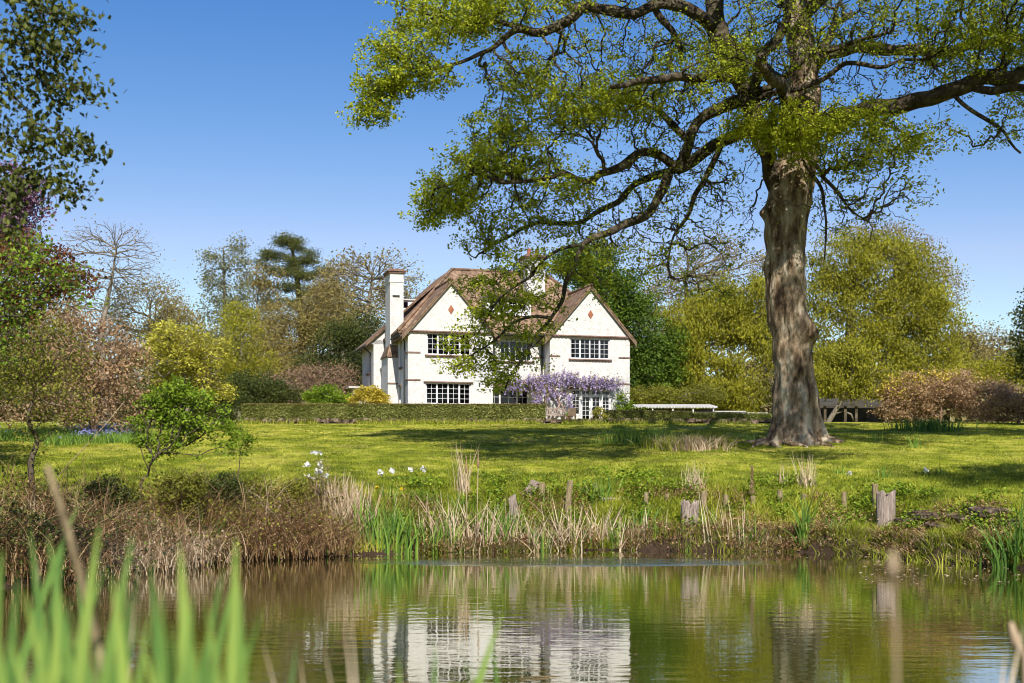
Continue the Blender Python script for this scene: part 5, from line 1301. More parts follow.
# a wood closes the view: one mass of far trees, too many to count
seed(200)
fw = MB(); fl = []; ft = []
for row, (yb, h0, st_) in enumerate(((112, 3.6, 2.2), (122, 4.6, 2.4), (135, 8.5, 3.4), (158, 11.5, 4.2))):
    for x0 in np.arange(-150, 160, st_):
        x = x0 + rng.normal() * .4; y = yb + rng.normal() * 4
        if row < 2 and abs(x) > 75: continue
        hgt = h0 * (.75 + rng.random() * .5)
        z0 = gzs(x, y)
        tube(fw, [(x, y, z0 - .3), (x + rng.normal() * .3, y, z0 + hgt * .5), (x + rng.normal() * .4, y, z0 + hgt * .9)], [.2, .14, .04], 5)
        n = 620 if row else 480
        g = nrm(rng.normal(size=(n, 3))) * rng.random((n, 1)) ** .4
        lo = g[:, 2] < 0; g[lo, 0] = rng.random(lo.sum()) * 2 - 1; g[lo, 2] = -rng.random(lo.sum())
        fl.append(np.array([x, y, z0 + hgt * .48]) + g * np.array([st_ * .75, 2.2, hgt * .52])); ft.append(rng.random() * .35 + rng.random(n) * .65)
fl = np.vstack(fl); ft = np.concatenate(ft)
leaves(fl, .6, mb=fw, aspect=.75, up=0.0, tint=ft)
tag(fw.build('distant_wood', M['far_leaf']), 'far brown green woodland closing the view behind the garden', kind='stuff')

# ------------------------------------------------------------------ hedges, edging, small buildings
def hedge(name, label, xy0, xy1, hgt, thick, n, tops=True, mat='hedge_leaf', z0=None, core=True):
    b = np.array([xy0[0], xy0[1], gzs(*xy0)])
    root = empty(name, b, label, 'hedge')
    P0 = np.array(xy0, float); P1 = np.array(xy1, float); L = np.linalg.norm(P1 - P0); d = (P1 - P0) / L; nn = np.array([-d[1], d[0]])
    m = max(8, int(L / 0.25)); t = np.linspace(0, L, m)
    prof = [(-.46, 0), (-.5, .5), (-.48, .93), (0, .97), (.48, .93), (.5, .5), (.46, 0)]
    V = []
    for a in t:
        c = P0 + d * a; g = gzs(*c) if z0 is None else z0
        for (s, h_) in prof:
            p = c + nn * s * thick * .93
            V.append((p[0], p[1], g + h_ * hgt))
    V = np.array(V); V += (vnoise(V, 2.5)[:, None] - .5) * 0.10
    k = len(prof); Q = [(i * k + j, (i + 1) * k + j, (i + 1) * k + j + 1, i * k + j + 1) for i in range(m - 1) for j in range(k - 1)]
    MB().add(V, Q, tint=.1).build('core', M[mat], root, loc=b).location = (0, 0, 0)
    a = rng.random(n) * L; face = rng.random(n)
    s = np.where(face < .62, -.5, np.where(face < .85, rng.random(n) - .5, .5)); h_ = np.where((face >= .62) & (face < .85), .98, rng.random(n) ** .9)
    c = P0[None] + d[None] * a[:, None] + nn[None] * (s * thick)[:, None]
    g = gz(c[:, 0], c[:, 1]) if z0 is None else np.full(n, z0)
    P = np.stack([c[:, 0], c[:, 1], g + h_ * hgt], -1) + rng.normal(size=(n, 3)) * .035
    tn = np.clip(vnoise(P, 1.6) * .5 + rng.random(n) * .5, 0, 1)
    leaves(P, .085, tint=tn, aspect=.7).build('foliage', M[mat], root, loc=b).location = (0, 0, 0)
    if tops:
        n2 = n // 3; a = rng.random(n2) * L; s = np.where(rng.random(n2) < .6, -.52 + .06 * rng.random(n2), rng.random(n2) - .5)
        c = P0[None] + d[None] * a[:, None] + nn[None] * (s * thick)[:, None]
        g = gz(c[:, 0], c[:, 1]) if z0 is None else np.full(n2, z0)
        P = np.stack([c[:, 0], c[:, 1], g + hgt * .95 + rng.random(n2) * .09], -1)
        leaves(P, .10, aspect=.7, up=1).build('clipped_top', M['hedge_top'], root, loc=b).location = (0, 0, 0)
    return root


seed(40)
def gx(px, D): return ((px - 512.0) / F * D, D)
hedge('long_hedge', 'long low clipped hedge with straw coloured top in front of the house', gx(243, 70.6), gx(545, 71.2), .92, .9, 26000, z0=5.02)
hedge('garden_hedge', 'rougher low hedge right of the garden doors in front of the white building', gx(604, 73.5), gx(690, 74.5), .55, .8, 7000, z0=5.15)
hedge('loose_hedge', 'loose patchy hedge under the dark flat roofs left of the oak trunk', gx(692, 74.2), gx(775, 75), .5, .8, 6000, z0=5.12, tops=False)

# low retaining wall of rubble under the hedge, and its rough grass
seed(41)
sw = MB()
x = gx(240, 69.8)[0]; xe = gx(775, 69.8)[0]
while x < xe:
    w_ = 0.14 + rng.random() * .3
    for r_ in range(2):
        hh_ = .12 + rng.random() * .12
        z_ = gzs(x, 69.8) - .12 + r_ * .2
        c = np.array([x + w_ / 2, 69.85 + rng.normal() * .04, z_ + hh_ / 2])
        V = np.array([(a, b, c_) for a in (-1, 1) for b in (-1, 1) for c_ in (-1, 1)], float) * np.array([w_ / 2 * .96, .22, hh_ / 2]) * (0.7 + .6 * rng.random((8, 3)))
        sw.add(V + c, [(0, 1, 3, 2), (4, 6, 7, 5), (0, 4, 5, 1), (2, 3, 7, 6), (0, 2, 6, 4), (1, 5, 7, 3)])
    x += w_
ws_ = sw.build('retaining_wall', M['stone'])
tag(ws_, 'low dry wall of brown rubble stones under the long hedge', 'wall')
n = 5200; xx = X0_ = gx(236, 69)[0] + rng.random(n) * (xe - gx(236, 69)[0]); yy = 69.55 - rng.random(n) ** 2 * .8
k = vnoise(np.stack([xx, yy, yy * 0], -1), .9) > .42
Bq = np.stack([xx, yy, gz(xx, yy)], -1)[k]
mb = MB(); blades(mb, Bq, .12 + .28 * rng.random(len(Bq)), .03, rng.normal(size=(len(Bq), 2)) * .5, segs=2)
tag(mb.build('verge_grass', M['grass']), 'uncut grass along the foot of the rubble wall', 'grass', kind='stuff')
# terrace behind the wall
tm = MB(); X0, X1 = gx(236, 70)[0], gx(790, 70)[0]
tm.box((X0, 70.0, 4.3), (X1, 73.4, 5.03)); tag(tm.build('terrace', M['stone']), kind='structure')

# low white building and its neighbours
def low_building():
    b = np.array([*gx(630, 84), 5.85])
    r = empty('low_white_building', b, 'long low white outbuilding with scalloped eaves beyond the right hedge', 'outbuilding')
    x0, x1 = 0, 5.6
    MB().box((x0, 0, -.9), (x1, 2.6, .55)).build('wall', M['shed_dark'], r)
    mb = MB(); mb.poly_prism([(x0 - .1, -.25, .62), (x0 - .1, 3, .95), (x0 - .1, 3, 1.02), (x0 - .1, -.25, .70)], (x1 - x0 + .2, 0, 0)); mb.build('roof', M['pale_roof'], r)
    mb = MB()
    for i in range(26):
        a = x0 + i * (x1 - x0) / 26; w_ = (x1 - x0) / 26
        mb.poly_prism([(a + .01, -.27, .70), (a + w_ * .5, -.27, .56), (a + w_ - .01, -.27, .70)], (0, .02, 0))
    mb.build('scalloped_trim', M['pale_roof'], r)
    for i in range(5):
        a = x0 + .1 + i * 1.33
        MB().box((a, -.15, -.9), (a + .08, -.07, .6)).build('post', M['white'], r)
low_building()
b = np.array([*gx(716, 82), 5.7])
r = empty('flat_roofed_shed', b, 'low shed with pale flat stepped roof slabs left of the oak trunk', 'shed')
MB().box((0.1, .1, -.8), (2.9, 2.2, .38)).build('wall', M['creasing'], r)
MB().box((-.1, -.15, .39), (1.9, 2.4, .46)).build('roof', M['pale_roof'], r)
MB().box((1.0, -.1, .30), (3.3, 2.2, .36)).build('lower_roof', M['slab'], r)

# dark open shelter behind the leaning tree
b = np.array([*gx(822, 82), gzs(*gx(822, 82))])
r = empty('garden_shelter', b, 'dark open timber shelter with pale posts behind the leaning tree', 'shelter')
mb = MB(); mb.poly_prism([(-.2, -.3, 1.0), (-.2, 1.6, 1.5), (-.2, 1.6, 1.6), (-.2, -.3, 1.12)], (4.6, 0, 0)); mb.build('roof', M['shed_dark'], r)
MB().box((0, 2.2, -.2), (4.2, 2.3, 1.3)).build('back_wall', M['shed_dark'], r)
for i, a in enumerate((0.1, 1.4, 2.1, 4.0)):
    MB().box((a, -.1, -.2), (a + .16, .06, 1.03)).build('post', M['bark_dark'], r)
mb = MB(); tube(mb, [(.5, .2, .05), (.9, .15, .55), (1.4, .1, .72), (1.9, .15, .5), (2.1, .2, .05)], [.06] * 5, 6); mb.build('arched_brace', M['bark_grey'], r, smooth=True)

# bench and pot by the doors
b = hp(7.75, -1.6, -.05)
r = empty('garden_bench', b, 'pale weathered garden bench beneath the wisteria', 'bench', rz=math.radians(15.5))
mb = MB(); [mb.box((0, i * .13, .42), (1.2, i * .13 + .1, .46)) for i in range(4)]; mb.build('seat', M['old_wood'], r)
mb = MB(); mb.box((0, .5, .86), (1.2, .55, .93)); mb.box((0, .5, .5), (1.2, .55, .56)); [mb.box((.05 + i * .13, .51, .56), (.12 + i * .13, .54, .86)) for i in range(9)]; mb.build('backrest', M['old_wood'], r)
for x_ in (0.0, 1.13):
    for y_ in (0, .5): MB().box((x_, y_, 0), (x_ + .07, y_ + .06, .418 if y_ == 0 else .498)).build('leg', M['slab'], r)
    MB().box((x_, -.02, .62), (x_ + .07, .49, .67)).build('armrest', M['slab'], r)
for i, (u_, s_, lb) in enumerate(((9.35, .22, 'terracotta pot of seedlings left of the garden doors'),)):
    r = empty('plant_pot', hp(u_, -.55, -.02), lb, 'plant pot')
    mb = MB(); tube(mb, [(0, 0, 0), (0, 0, .3), (0, 0, .31), (0, 0, .38)], [s_ * .7, s_, s_ * 1.12, s_ * 1.12], 16); mb.build('pot', M['terracotta'], r, smooth=False)
    g = rng.normal(size=(180, 3)) * np.array([.14, .14, .08]) + np.array([0, 0, .5]); leaves(g, .08).build('foliage', M['green_leaf'], r)
r = empty('garden_chair', hp(9.0, -1.7, -.05), 'small brown wooden chair right of the pale bench', 'chair', rz=math.radians(-10))
MB().box((0, 0, .42), (.45, .42, .46)).build('seat', M['timber'], r); MB().box((0, .38, .463), (.45, .42, .9)).build('backrest', M['timber'], r)
for x_ in (0, .4):
    for y_ in (0, .37): MB().box((x_, y_, 0), (x_ + .05, y_ + .05, .418)).build('leg', M['timber'], r)

# ------------------------------------------------------------------ grass and ground cover
seed(50)
# lawn blades in loose tufts from the bank back to the house
def in_pond(x, y):
    return y < edge(x) + 0.1
n = 330000
D_ = 33 + (rng.random(n) ** 1.45) * 37; px_ = -30 + rng.random(n) * 1090
x_ = (px_ - 512) / F * D_
ok = ~in_pond(x_, D_ - .8)
x_, D_ = x_[ok], D_[ok]
B = np.stack([x_, D_, gz(x_, D_) - .01], -1)
pn = vnoise(B, .8) * .5 + vnoise(B, .25) * .5
pt = np.clip((vnoise(B * np.array([1, .6, 1]), 1.4) * .6 + vnoise(B + 9, 3.1) * .4 - .5) * 2.6 + .45, 0, 1)
mb = MB(); blades(mb, B, .03 + .05 * rng.random(len(B)) + np.clip(44 - D_, 0, 7) * .014 * (.3 + 1.4 * pn), .014 + .0004 * D_, rng.normal(size=(len(B), 2)) * .5, segs=1, tint=np.clip(pt * .8 + rng.random(len(B)) * .3 - .05 - .12 * (D_ < 42), 0, 1))
tag(mb.build('lawn_grass', M['grass']), 'short lawn grass blades on the slope above the pond', 'grass', kind='stuff')

# lush bank vegetation
YS_ = np.arange(14, 40, .05)
def shore(px):
    """distance at which the line of sight through column px first meets the far bank"""
    px = np.atleast_1d(px)
    k = np.arange(-60, 1141, 4)
    X_ = (k[:, None] - 512) / F * YS_[None]
    hit = YS_[None] >= edge(X_)
    yk = YS_[np.argmax(hit, axis=1)]
    return np.interp(px, k, yk)
def bank_pts(n, px0, px1, d0, d1, pw=1.0):
    px = px0 + rng.random(n) * (px1 - px0)
    y = shore(px)
    dd_ = d0 + rng.random(n) ** pw * (d1 - d0)
    y = y + dd_
    x = (px - 512) / F * y
    return np.stack([x, y, gz(x, y)], -1), dd_
def bank_at(px, d):
    y = float(shore(px)[0]) + d; x = (px - 512) / F * y
    return np.array([x, y, gzs(x, y)])

B, dd_ = bank_pts(42000, 335, 1060, 0.0, 4.2)
mb = MB(); hgt = (.10 + .28 * rng.random(len(B))) * (.35 + 1.2 * vnoise(B, 1.3) ** 1.5) * np.where(dd_ > 3, .6, 1)
blades(mb, B, hgt, .028, rng.normal(size=(len(B), 2)) * .45, segs=2, tint=np.clip(vnoise(B, .7) * .8 + rng.random(len(B)) * .4 - .1, 0, 1))
tag(mb.build('bank_grass', M['grass']), 'lush uneven green grass on the far pond bank', 'grass', kind='stuff')
B, dd_ = bank_pts(9000, 330, 1040, 0.5, 4.0)
cl = vnoise(B, 1.6); k = cl > .58
P = np.repeat(B[k], 4, axis=0) + rng.normal(size=(k.sum() * 4, 3)) * np.array([.1, .1, .1]) + np.array([0, 0, .2]) * (.4 + vnoise(np.repeat(B[k], 4, axis=0), 2.2)[:, None] * 1.6)
mb = leaves(P, .085, aspect=.75, up=.6, tint=np.clip(rng.random(len(P)) * .8 + .1, 0, 1))
tag(mb.build('ground_cover', M['green_leaf']), 'low broad leaved weeds covering the far bank', 'weeds', kind='stuff')
B, dd_ = bank_pts(10000, 335, 1010, -0.02, 2.6, 1.5)
k = vnoise(B, 1.1) > .42; B = B[k]
mb = MB(); blades(mb, B, .15 + .35 * rng.random(len(B)), .02, rng.normal(size=(len(B), 2)) * .8, segs=3)
P = np.repeat(B, 3, axis=0) + rng.normal(size=(len(B) * 3, 3)) * .12 + np.array([0, 0, .15])
leaves(P, .07, mb=mb)
tag(mb.build('dead_undergrowth', M['bramble']), 'brown dead stems and leaves tangled low on the far bank', 'undergrowth', kind='stuff')
B, dd_ = bank_pts(11000, 400, 1030, -0.05, .8, 1.2)
mb = MB(); blades(mb, B, (.06 + .24 * rng.random(len(B))) * (.4 + vnoise(B, 1.8)), .02, rng.normal(size=(len(B), 2)) * .8 + np.array([0, -.5]), segs=3, tint=np.clip(rng.random(len(B)) * .7, 0, 1))
tag(mb.build('waterside_grass', M['grass']), 'short drooping grass along the water edge of the far bank', 'grass', kind='stuff')
B, dd_ = bank_pts(7000, 400, 1000, -0.03, .7, 1.2); B = B[vnoise(B, 1.5) > .4]
mb = MB(); blades(mb, B, .08 + .25 * rng.random(len(B)), .018, rng.normal(size=(len(B), 2)) * .9 + np.array([0, -.5]), segs=3)
tag(mb.build('waterside_litter', M['dry']), 'dead straw stems hanging to the water along the far bank', 'undergrowth', kind='stuff')
# bluebells left of the yellow tree
n = 5000
px_ = rng.normal(size=n) * 24 + 95; D_ = 50 + rng.random(n) * 8; px_ = np.concatenate([px_, rng.random(2500) * 60]); D_ = np.concatenate([D_, 52 + rng.random(2500) * 6])
x_ = (px_ - 512) / F * D_; B = np.stack([x_, D_, gz(x_, D_)], -1)
mb = MB(); blades(mb, B, .3 + .25 * rng.random(len(B)), .03, rng.normal(size=(len(B), 2)) * .4, segs=2)
bb = mb.build('bluebell_leaves', M['iris']); tag(bb, 'drift of bluebell foliage under the pinkish shrub', 'flowers', kind='stuff')
P = B[(rng.random(len(B)) < .16) & (vnoise(B, .6) > .5)]; P = np.repeat(P, 2, axis=0); P = P + rng.normal(size=P.shape) * .07 + np.array([0, 0, .42])
tag(leaves(P, .08).build('bluebell_flowers', M['blue_petal']), 'hazy blue bluebell flowers under the pinkish shrub', 'flowers', kind='stuff')

# ------------------------------------------------------------------ plants one can count on the bank
def strap_clump(label, base, n, hgt, wid, spread, mat='iris', name='iris_clump', lean=.25, group=None, cat='iris clump', tint=None, flowers=0):
    r = empty(name, base, label, cat, group)
    B = rng.normal(size=(n, 3)) * np.array([spread, spread * .5, 0]);
    B[:, 2] = gz(base[0] + B[:, 0], base[1] + B[:, 1]) - base[2] - .02
    B[:, 2] = np.maximum(B[:, 2], -base[2] - .05)
    mb = MB(); blades(mb, B, hgt * (.55 + .5 * rng.random(n)), wid, rng.normal(size=(n, 2)) * lean + np.array([1, 0]) * (B[:, :1] / max(spread, .01)) * lean * .5, segs=4, bend=.6, tint=np.clip((tint if tint is not None else rng.random(n) * .85) + rng.random(n) * .15, 0, 1))
    mb.build('leaves', M[mat], r)
    return r


seed(60)
IR = [(377, .25, 74, 1.4, .055, .34, 'big fresh green iris clump at the water edge left of the dead reeds'),
      (402, .15, 70, 1.25, .05, .32, 'second tall iris clump just right of the big one by the water'),
      (350, .6, 12, .8, .04, .15, 'small iris tuft at the right end of the brown brambles'),
      (498, .3, 44, 1.3, .05, .26, 'iris tuft growing among the pale dead reed stems'),
      (512, .5, 24, 1.0, .045, .18, 'short iris tuft beside the leaning grey board'),
      (603, 2.3, 50, .85, .04, .26, 'iris clump high on the bank right of the tall posts'),
      (655, .1, 22, .6, .035, .2, 'low bright iris tuft left of the left stump'),
      (686, .05, 20, .45, .03, .3, 'very low green tuft at the foot of the left stump'),
      (746, .1, 14, 1.0, .035, .12, 'thin blue green iris tuft below the brown seed spike'),
      (758, .12, 10, .8, .035, .1, 'sparse iris tuft next to the brown seed spike'),
      (804, .08, 34, 1.5, .06, .10, 'narrow upright bright iris clump before the bank recess'),
      (545, 2.2, 16, .55, .035, .2, 'short iris tuft left of the tall posts'),
      (463, 1.8, 18, .7, .035, .2, 'iris tuft behind the two bulrush stems'),
      (430, 2.2, 22, .75, .035, .24, 'iris clump with white flowers above the big one'),
      (392, 2.4, 22, .7, .035, .24, 'iris clump with white flowers left on the bank top')]
IR += [(424, .15, 26, .95, .045, .2, 'slim iris tuft between the second tall clump and the dead reeds'), (447, .2, 22, 1.0, .045, .16, 'iris blades among the pale reeds left of the bulrushes'),
       (540, .12, 26, .8, .045, .2, 'fresh iris tuft in the snapped reeds at the water'), (576, .1, 24, .7, .04, .2, 'short iris tuft in the reed stubble below the tall posts'),
       (622, .12, 28, .75, .045, .22, 'low iris clump at the water right of the tall posts'), (640, .8, 24, .8, .045, .2, 'iris clump on the bank face left of the left stump'),
       (712, .4, 22, .8, .04, .18, 'iris tuft on the bank right of the left stump'), (836, .3, 28, .7, .045, .22, 'spreading leafy clump at the water left of the right stump')]
for (px, d, n, h_, w_, s_, lb) in IR: strap_clump(lb, bank_at(px, d), n, h_, w_, s_)
strap_clump('large dark green iris clump at the right edge of the pond', bank_at(1012, -.05), 60, 1.35, .05, .30, lean=.35, tint=rng.random(60) * .4)
for px, d, lb in ((901, .3, 'bright green grass tuft under the right stump'), (935, .35, 'yellow green grass tuft at the water right of the stump'), (965, .4, 'mounded grass tuft below the stone ledge'),
                  (985, .2, 'sunlit yellow grass tuft beside the large right iris clump'), (870, .35, 'grass tuft left below the right stump'), (850, .2, 'green leafy tuft by the water in the bank recess'), (720, .1, 'grass tuft right of the left stump at the water')):
    strap_clump(lb, bank_at(px, d), 170, .42, .02, .34, mat='grass', name='grass_tuft', lean=.6, cat='grass tuft')
for px, D, n, lb in ((938, 35, 2, 'curved green shoots standing alone out of the water'), (872, 32.3, 2, 'pair of short green shoots by the bank in the water')):
    b = np.array([(px - 512) / F * (28.7 if px > 900 else 33), 28.7 if px > 900 else 33.0, 0.0])
    r = empty('water_shoot', b, lb, 'water plant')
    mb = MB(); blades(mb, np.array([[0, 0, -.05], [.05, 0, -.05], [-.04, 0, -.05], [.1, .02, -.05]]), np.array([.45, .38, .3, .4]), .035, np.array([[-.5, 0], [-.2, 0], [-.8, 0], [.1, 0]]), segs=4, tint=np.array([.8, .9, .6, 1]))
    mb.build('leaves', M['grass'], r)
# clumps on the lawn
def lawn_clump(px, D, n, h_, w_, s_, lb, mat='iris', **kw): strap_clump(lb, onground(px, D), n, h_, w_, s_, mat=mat, **kw)
lawn_clump(628, 50.5, 150, .8, .035, .55, 'daffodil leaves at the left end of the rough lawn patch', name='daffodil_clump', cat='plant clump')
lawn_clump(655, 50, 150, .85, .035, .5, 'daffodil leaves in the middle of the rough lawn patch', name='daffodil_clump', cat='plant clump')
lawn_clump(598, 50.5, 26, .5, .035, .5, 'sparse leaves left of the rough lawn patch', name='daffodil_clump', cat='plant clump')
lawn_clump(690, 48, 420, .7, .03, .6, 'straw coloured tall grass patch on the lawn left of the oak', mat='dry', name='dry_grass_patch', cat='tall grass', lean=.5)
lawn_clump(712, 49, 260, .75, .03, .5, 'mixed green and straw grass nearest the oak roots', mat='grass', name='tall_grass_patch', cat='tall grass', lean=.4)
lawn_clump(670, 48, 240, .65, .03, .5, 'green tall grass in front of the rough lawn patch', mat='grass', name='tall_grass_patch', cat='tall grass', lean=.4)
lawn_clump(752, 52, 16, .5, .035, .15, 'small leaf tuft by the left roots of the oak', name='daffodil_clump', cat='plant clump')
lawn_clump(928, 60, 380, .75, .045, .75, 'wide dark green daffodil clump in front of the pink azalea', name='daffodil_clump', cat='plant clump', tint=rng.random(380) * .5)
for px, D, h_, lb in ((876, 50, .45, 'pale leaf tuft on the lawn right of the oak foot'), (915, 48, .7, 'taller single leaf tuft on the lawn below the dark clump'), (838, 41, .45, 'leaf tuft on the lawn above the right posts'),
                     (942, 41, .4, 'pale leaf tuft on the lawn above the stone ledge'), (885, 40, .5, 'grass leaf tuft on the lawn above the right stump')):
    lawn_clump(px, D, 12, h_, .035, .14, lb, name='daffodil_clump', cat='plant clump')

# dead reeds, leaning pale stems
seed(61)
def dead_reeds(label, px, d, n, h_, spread, lean, wid=.032, name='dead_reed_clump', base=None):
    n = int(n * 1.5)
    b = bank_at(px, d) if base is None else base
    r = empty(name, b, label, 'dead reeds')
    B = rng.normal(size=(n, 3)) * np.array([spread, .15, 0]); B[:, 2] = np.maximum(gz(b[0] + B[:, 0], b[1] + B[:, 1]) - b[2] - .02, -b[2] - .04)
    mb = MB(); blades(mb, B, h_ * 1.35 * (.35 + .8 * rng.random(n)), wid * (.6 + .8 * rng.random(n)), rng.normal(size=(n, 2)) * lean * .75, segs=4, bend=.12, tint=np.clip(.3 + .7 * rng.random(n), 0, 1))
    mb.build('stems', M['dry'], r)
for q in [('pale dead reeds left of the two bulrushes', 448, .3, 34, 1.0, .3, .45), ('pale dead reeds around the two bulrush stems', 476, .25, 44, 1.0, .28, .4), ('tangle of pale dead reeds left of the grey board', 505, .3, 46, .9, .3, .55),
          ('snapped pale reeds right of the grey board', 535, .2, 44, .7, .3, .6), ('low stubble of dead reeds under the tall posts', 565, .2, 50, .95, .3, .4), ('dead reed stubble right of the tall posts', 600, .15, 40, .85, .3, .4),
          ('few dead stems left of the left stump', 640, .2, 16, .6, .3, .4), ('pale crossed stems just right of the left stump', 718, .15, 9, 1.2, .22, .3), ('thin dead stems by the seed spike', 740, .2, 8, .9, .15, .2),
          ('dense upright straw reeds between brambles and the big iris clump', 348, 1.3, 190, 1.0, .34, .2), ('straw reeds hanging over the brambles', 332, .9, 110, .85, .35, .5), ('dead stems scattered left of the big iris clump', 430, .6, 22, .8, .3, .4)]:
    dead_reeds(*q)
def tuft(label, base, n, h_, sp, lean):
    dead_reeds(label, 0, 0, n, h_, sp, lean, wid=.02, name='dry_grass_tuft', base=base)
tuft('feathery pale grass tuft standing above the grey boards', onground(463, 37), 40, 1.05, .10, .22)
tuft('feathery pale grass tuft behind the left stump', onground(695, 37.5), 46, .75, .16, .3)
tuft('small pale grass tuft on the lawn right of the seed spike', onground(806, 38), 40, .8, .15, .22)
tuft('thin pale tuft on the lawn left of the seed spike', onground(781, 38.5), 10, .6, .08, .15)
def bulrush(label, px, top, D, bend):
    b = np.array([(px - 512) / F * D, D, .02]); r = empty('bulrush', b, label, 'bulrush', 'dead bulrush stems')
    z1 = at(px, top, D)[2] - b[2]
    mb = MB(); tube(mb, [(0, 0, -.1), (bend * .3, 0, z1 * .5), (bend, 0, z1 * .84)], [.014, .012, .009], 6); mb.build('stem', M['dry'], r, smooth=True)
    mb = MB(); tube(mb, [(bend, 0, z1 * .82), (bend, 0, z1 * .835), (bend, 0, z1 * .89), (bend, 0, z1 * .92), (bend * 1.05, 0, z1)], [.008, .034, .036, .016, .006], 8); mb.build('seed_head', M['pink_leaf'], r, smooth=True)
bulrush('taller bulrush with fluffy seed head nearer the grey boards', 477, 450, 34.3, .03)
bulrush('shorter bulrush with fluffy seed head left of its neighbour', 467, 456, 34.2, -.02)
# brown seed spike
b = onground(752, 36.6); r = empty('dock_spike', b, 'brown dock seed spike rising above the round posts', 'seed spike')
mb = MB(); tube(mb, [(0, 0, -.1), (0, 0, .5), (.02, 0, 1.0)], [.012, .012, .005], 5); mb.build('stem', M['timber'], r)
g = rng.normal(size=(420, 3)) * np.array([.05, .05, 0]); g[:, 2] = .25 + .8 * rng.random(420); g[:, :2] *= (1.25 - g[:, 2:3]); leaves(g, .05).build('seeds', M['pink_leaf'], r)

# ------------------------------------------------------------------ posts, stumps, boards
seed(62)
def post(px, ytop, ybot, wpx, label, lean=0.0, mat='post_wood'):
    D = None
    for dd in np.arange(0.1, 4.5, .1):
        p = bank_at(px, dd)
        yy = HY - (p[2] - H) / p[1] * F
        if yy <= ybot: D = p; break
    if D is None: D = bank_at(px, 3)
    p = D; r_ = wpx / 2 / F * p[1]; h_ = (ybot - ytop) / F * p[1]
    r = empty('wooden_post', p, label, 'post', 'short round wooden posts along the bank')
    mb = MB(); k = 14
    tube(mb, [(0, 0, -.4), (lean * h_ * .5, 0, h_ * .5), (lean * h_, 0, h_ * .97), (lean * h_, 0, h_)], [r_ * 1.02, r_, r_ * .98, r_ * .86], k)
    mb.V[0] += (vnoise(mb.V[0] * np.array([1, 1, .2]) + p, 18)[:, None] - .5) * .02
    mb.build('shaft', M[mat], r, smooth=False)
for q in [(542, 484, 502, 6.5, 'grey short post left of the tallest leaning post'), (567, 481, 514, 6, 'tallest post leaning a little beside the bare soil', .1), (595, 484, 496, 5, 'dark low post hidden behind the iris clump'),
          (646, 493, 508, 5, 'thin brown post left of the left stump'), (667, 496, 502, 4.5, 'tiny post top just left of the left stump'), (704, 492, 506, 6, 'pale topped post right of the left stump'), (726, 496, 512, 5.5, 'brown post midway between left stump and seed spike'),
          (753, 497, 505, 5.5, 'short brown post at the foot of the seed spike'), (780, 490, 508, 5.5, 'clean cut round post right of the seed spike'), (804, 494, 502, 5.5, 'dark post top behind the narrow bright iris'),
          (844, 492, 511, 5, 'thin mossy post left of the right stump'), (875, 486, 512, 6, 'tall mossy post touching the right stump')]:
    post(*q)
def stump(label, px, ytop, ybot, wpx, d, split=True):
    p = bank_at(px, d); p = np.array([p[0], p[1], H + (HY - ybot) / F * p[1]]); sc = p[1] / F
    r = empty('weathered_stump', p, label, 'tree stump'); h_ = (ybot - ytop) * sc; w = wpx * sc / 2
    K = 40; rows = 16; an = np.arange(K) / K * 2 * math.pi
    V = []
    for i in range(rows + 1):
        t = i / rows
        fl_ = 1 + .06 * (t - .5) ** 2
        rr = w * fl_ * (1 - (.28 * np.exp(-((np.abs(np.angle(np.exp(1j * (an + math.pi / 2)))) / .22) ** 2)) if split else 0) + .12 * (vnoise(np.stack([np.cos(an) * 3, np.sin(an) * 3, an * 0 + t], -1) + px, 1.5) - .5))
        zt = h_ * t - .3 * (t == 0) + (t > .9) * (vnoise(np.stack([np.cos(an) * 2, np.sin(an) * 2, an * 0], -1) + px, 1.6) - .6) * h_ * .28
        V.append(np.stack([rr * np.cos(an), rr * np.sin(an) * .75, zt + 0 * an], -1))
    V = np.array(V).reshape(-1, 3)
    i = np.arange(rows)[:, None] * K; j = np.arange(K)[None]; j2 = (j + 1) % K
    Q = np.stack([i + j, i + j2, i + K + j2, i + K + j], -1).reshape(-1, 4)
    c = len(V); V = np.vstack([V, [0, 0, h_ * .86]]); T = [(rows * K + a, rows * K + (a + 1) % K, c) for a in range(K)]
    MB().add(V, Q, T).build('trunk', M['old_wood'], r, smooth=True)
stump('left weathered grey stump with ragged top standing at the water', 690, 501, 538, 18, .9)
stump('right pale split stump beside a mossy post', 886, 491, 520, 19, 1.7)
def board(label, px, y0, y1, wpx, d, lean, rot=0):
    p = bank_at(px, d); p = np.array([p[0], p[1], H + (HY - y1) / F * p[1]]); sc = p[1] / F
    r = empty('broken_board', p, label, 'old board'); w = wpx * sc / 2; h_ = (y1 - y0) * sc
    mb = MB(); mb.poly_prism([(-w, 0, -.15), (w, 0, -.2), (w * .8, 0, h_), (-w * .9, 0, h_ * .88)], (0, .07, 0)); o = mb.build('board', M['old_wood'], r); o.rotation_euler = (0.1, lean, rot)
board('grey broken board stub in the dead reeds', 516, 494, 522, 9, 1.3, -.15)
board('flat leaning grey board above the board stub', 529, 478, 492, 10, 2.6, .6, .3)

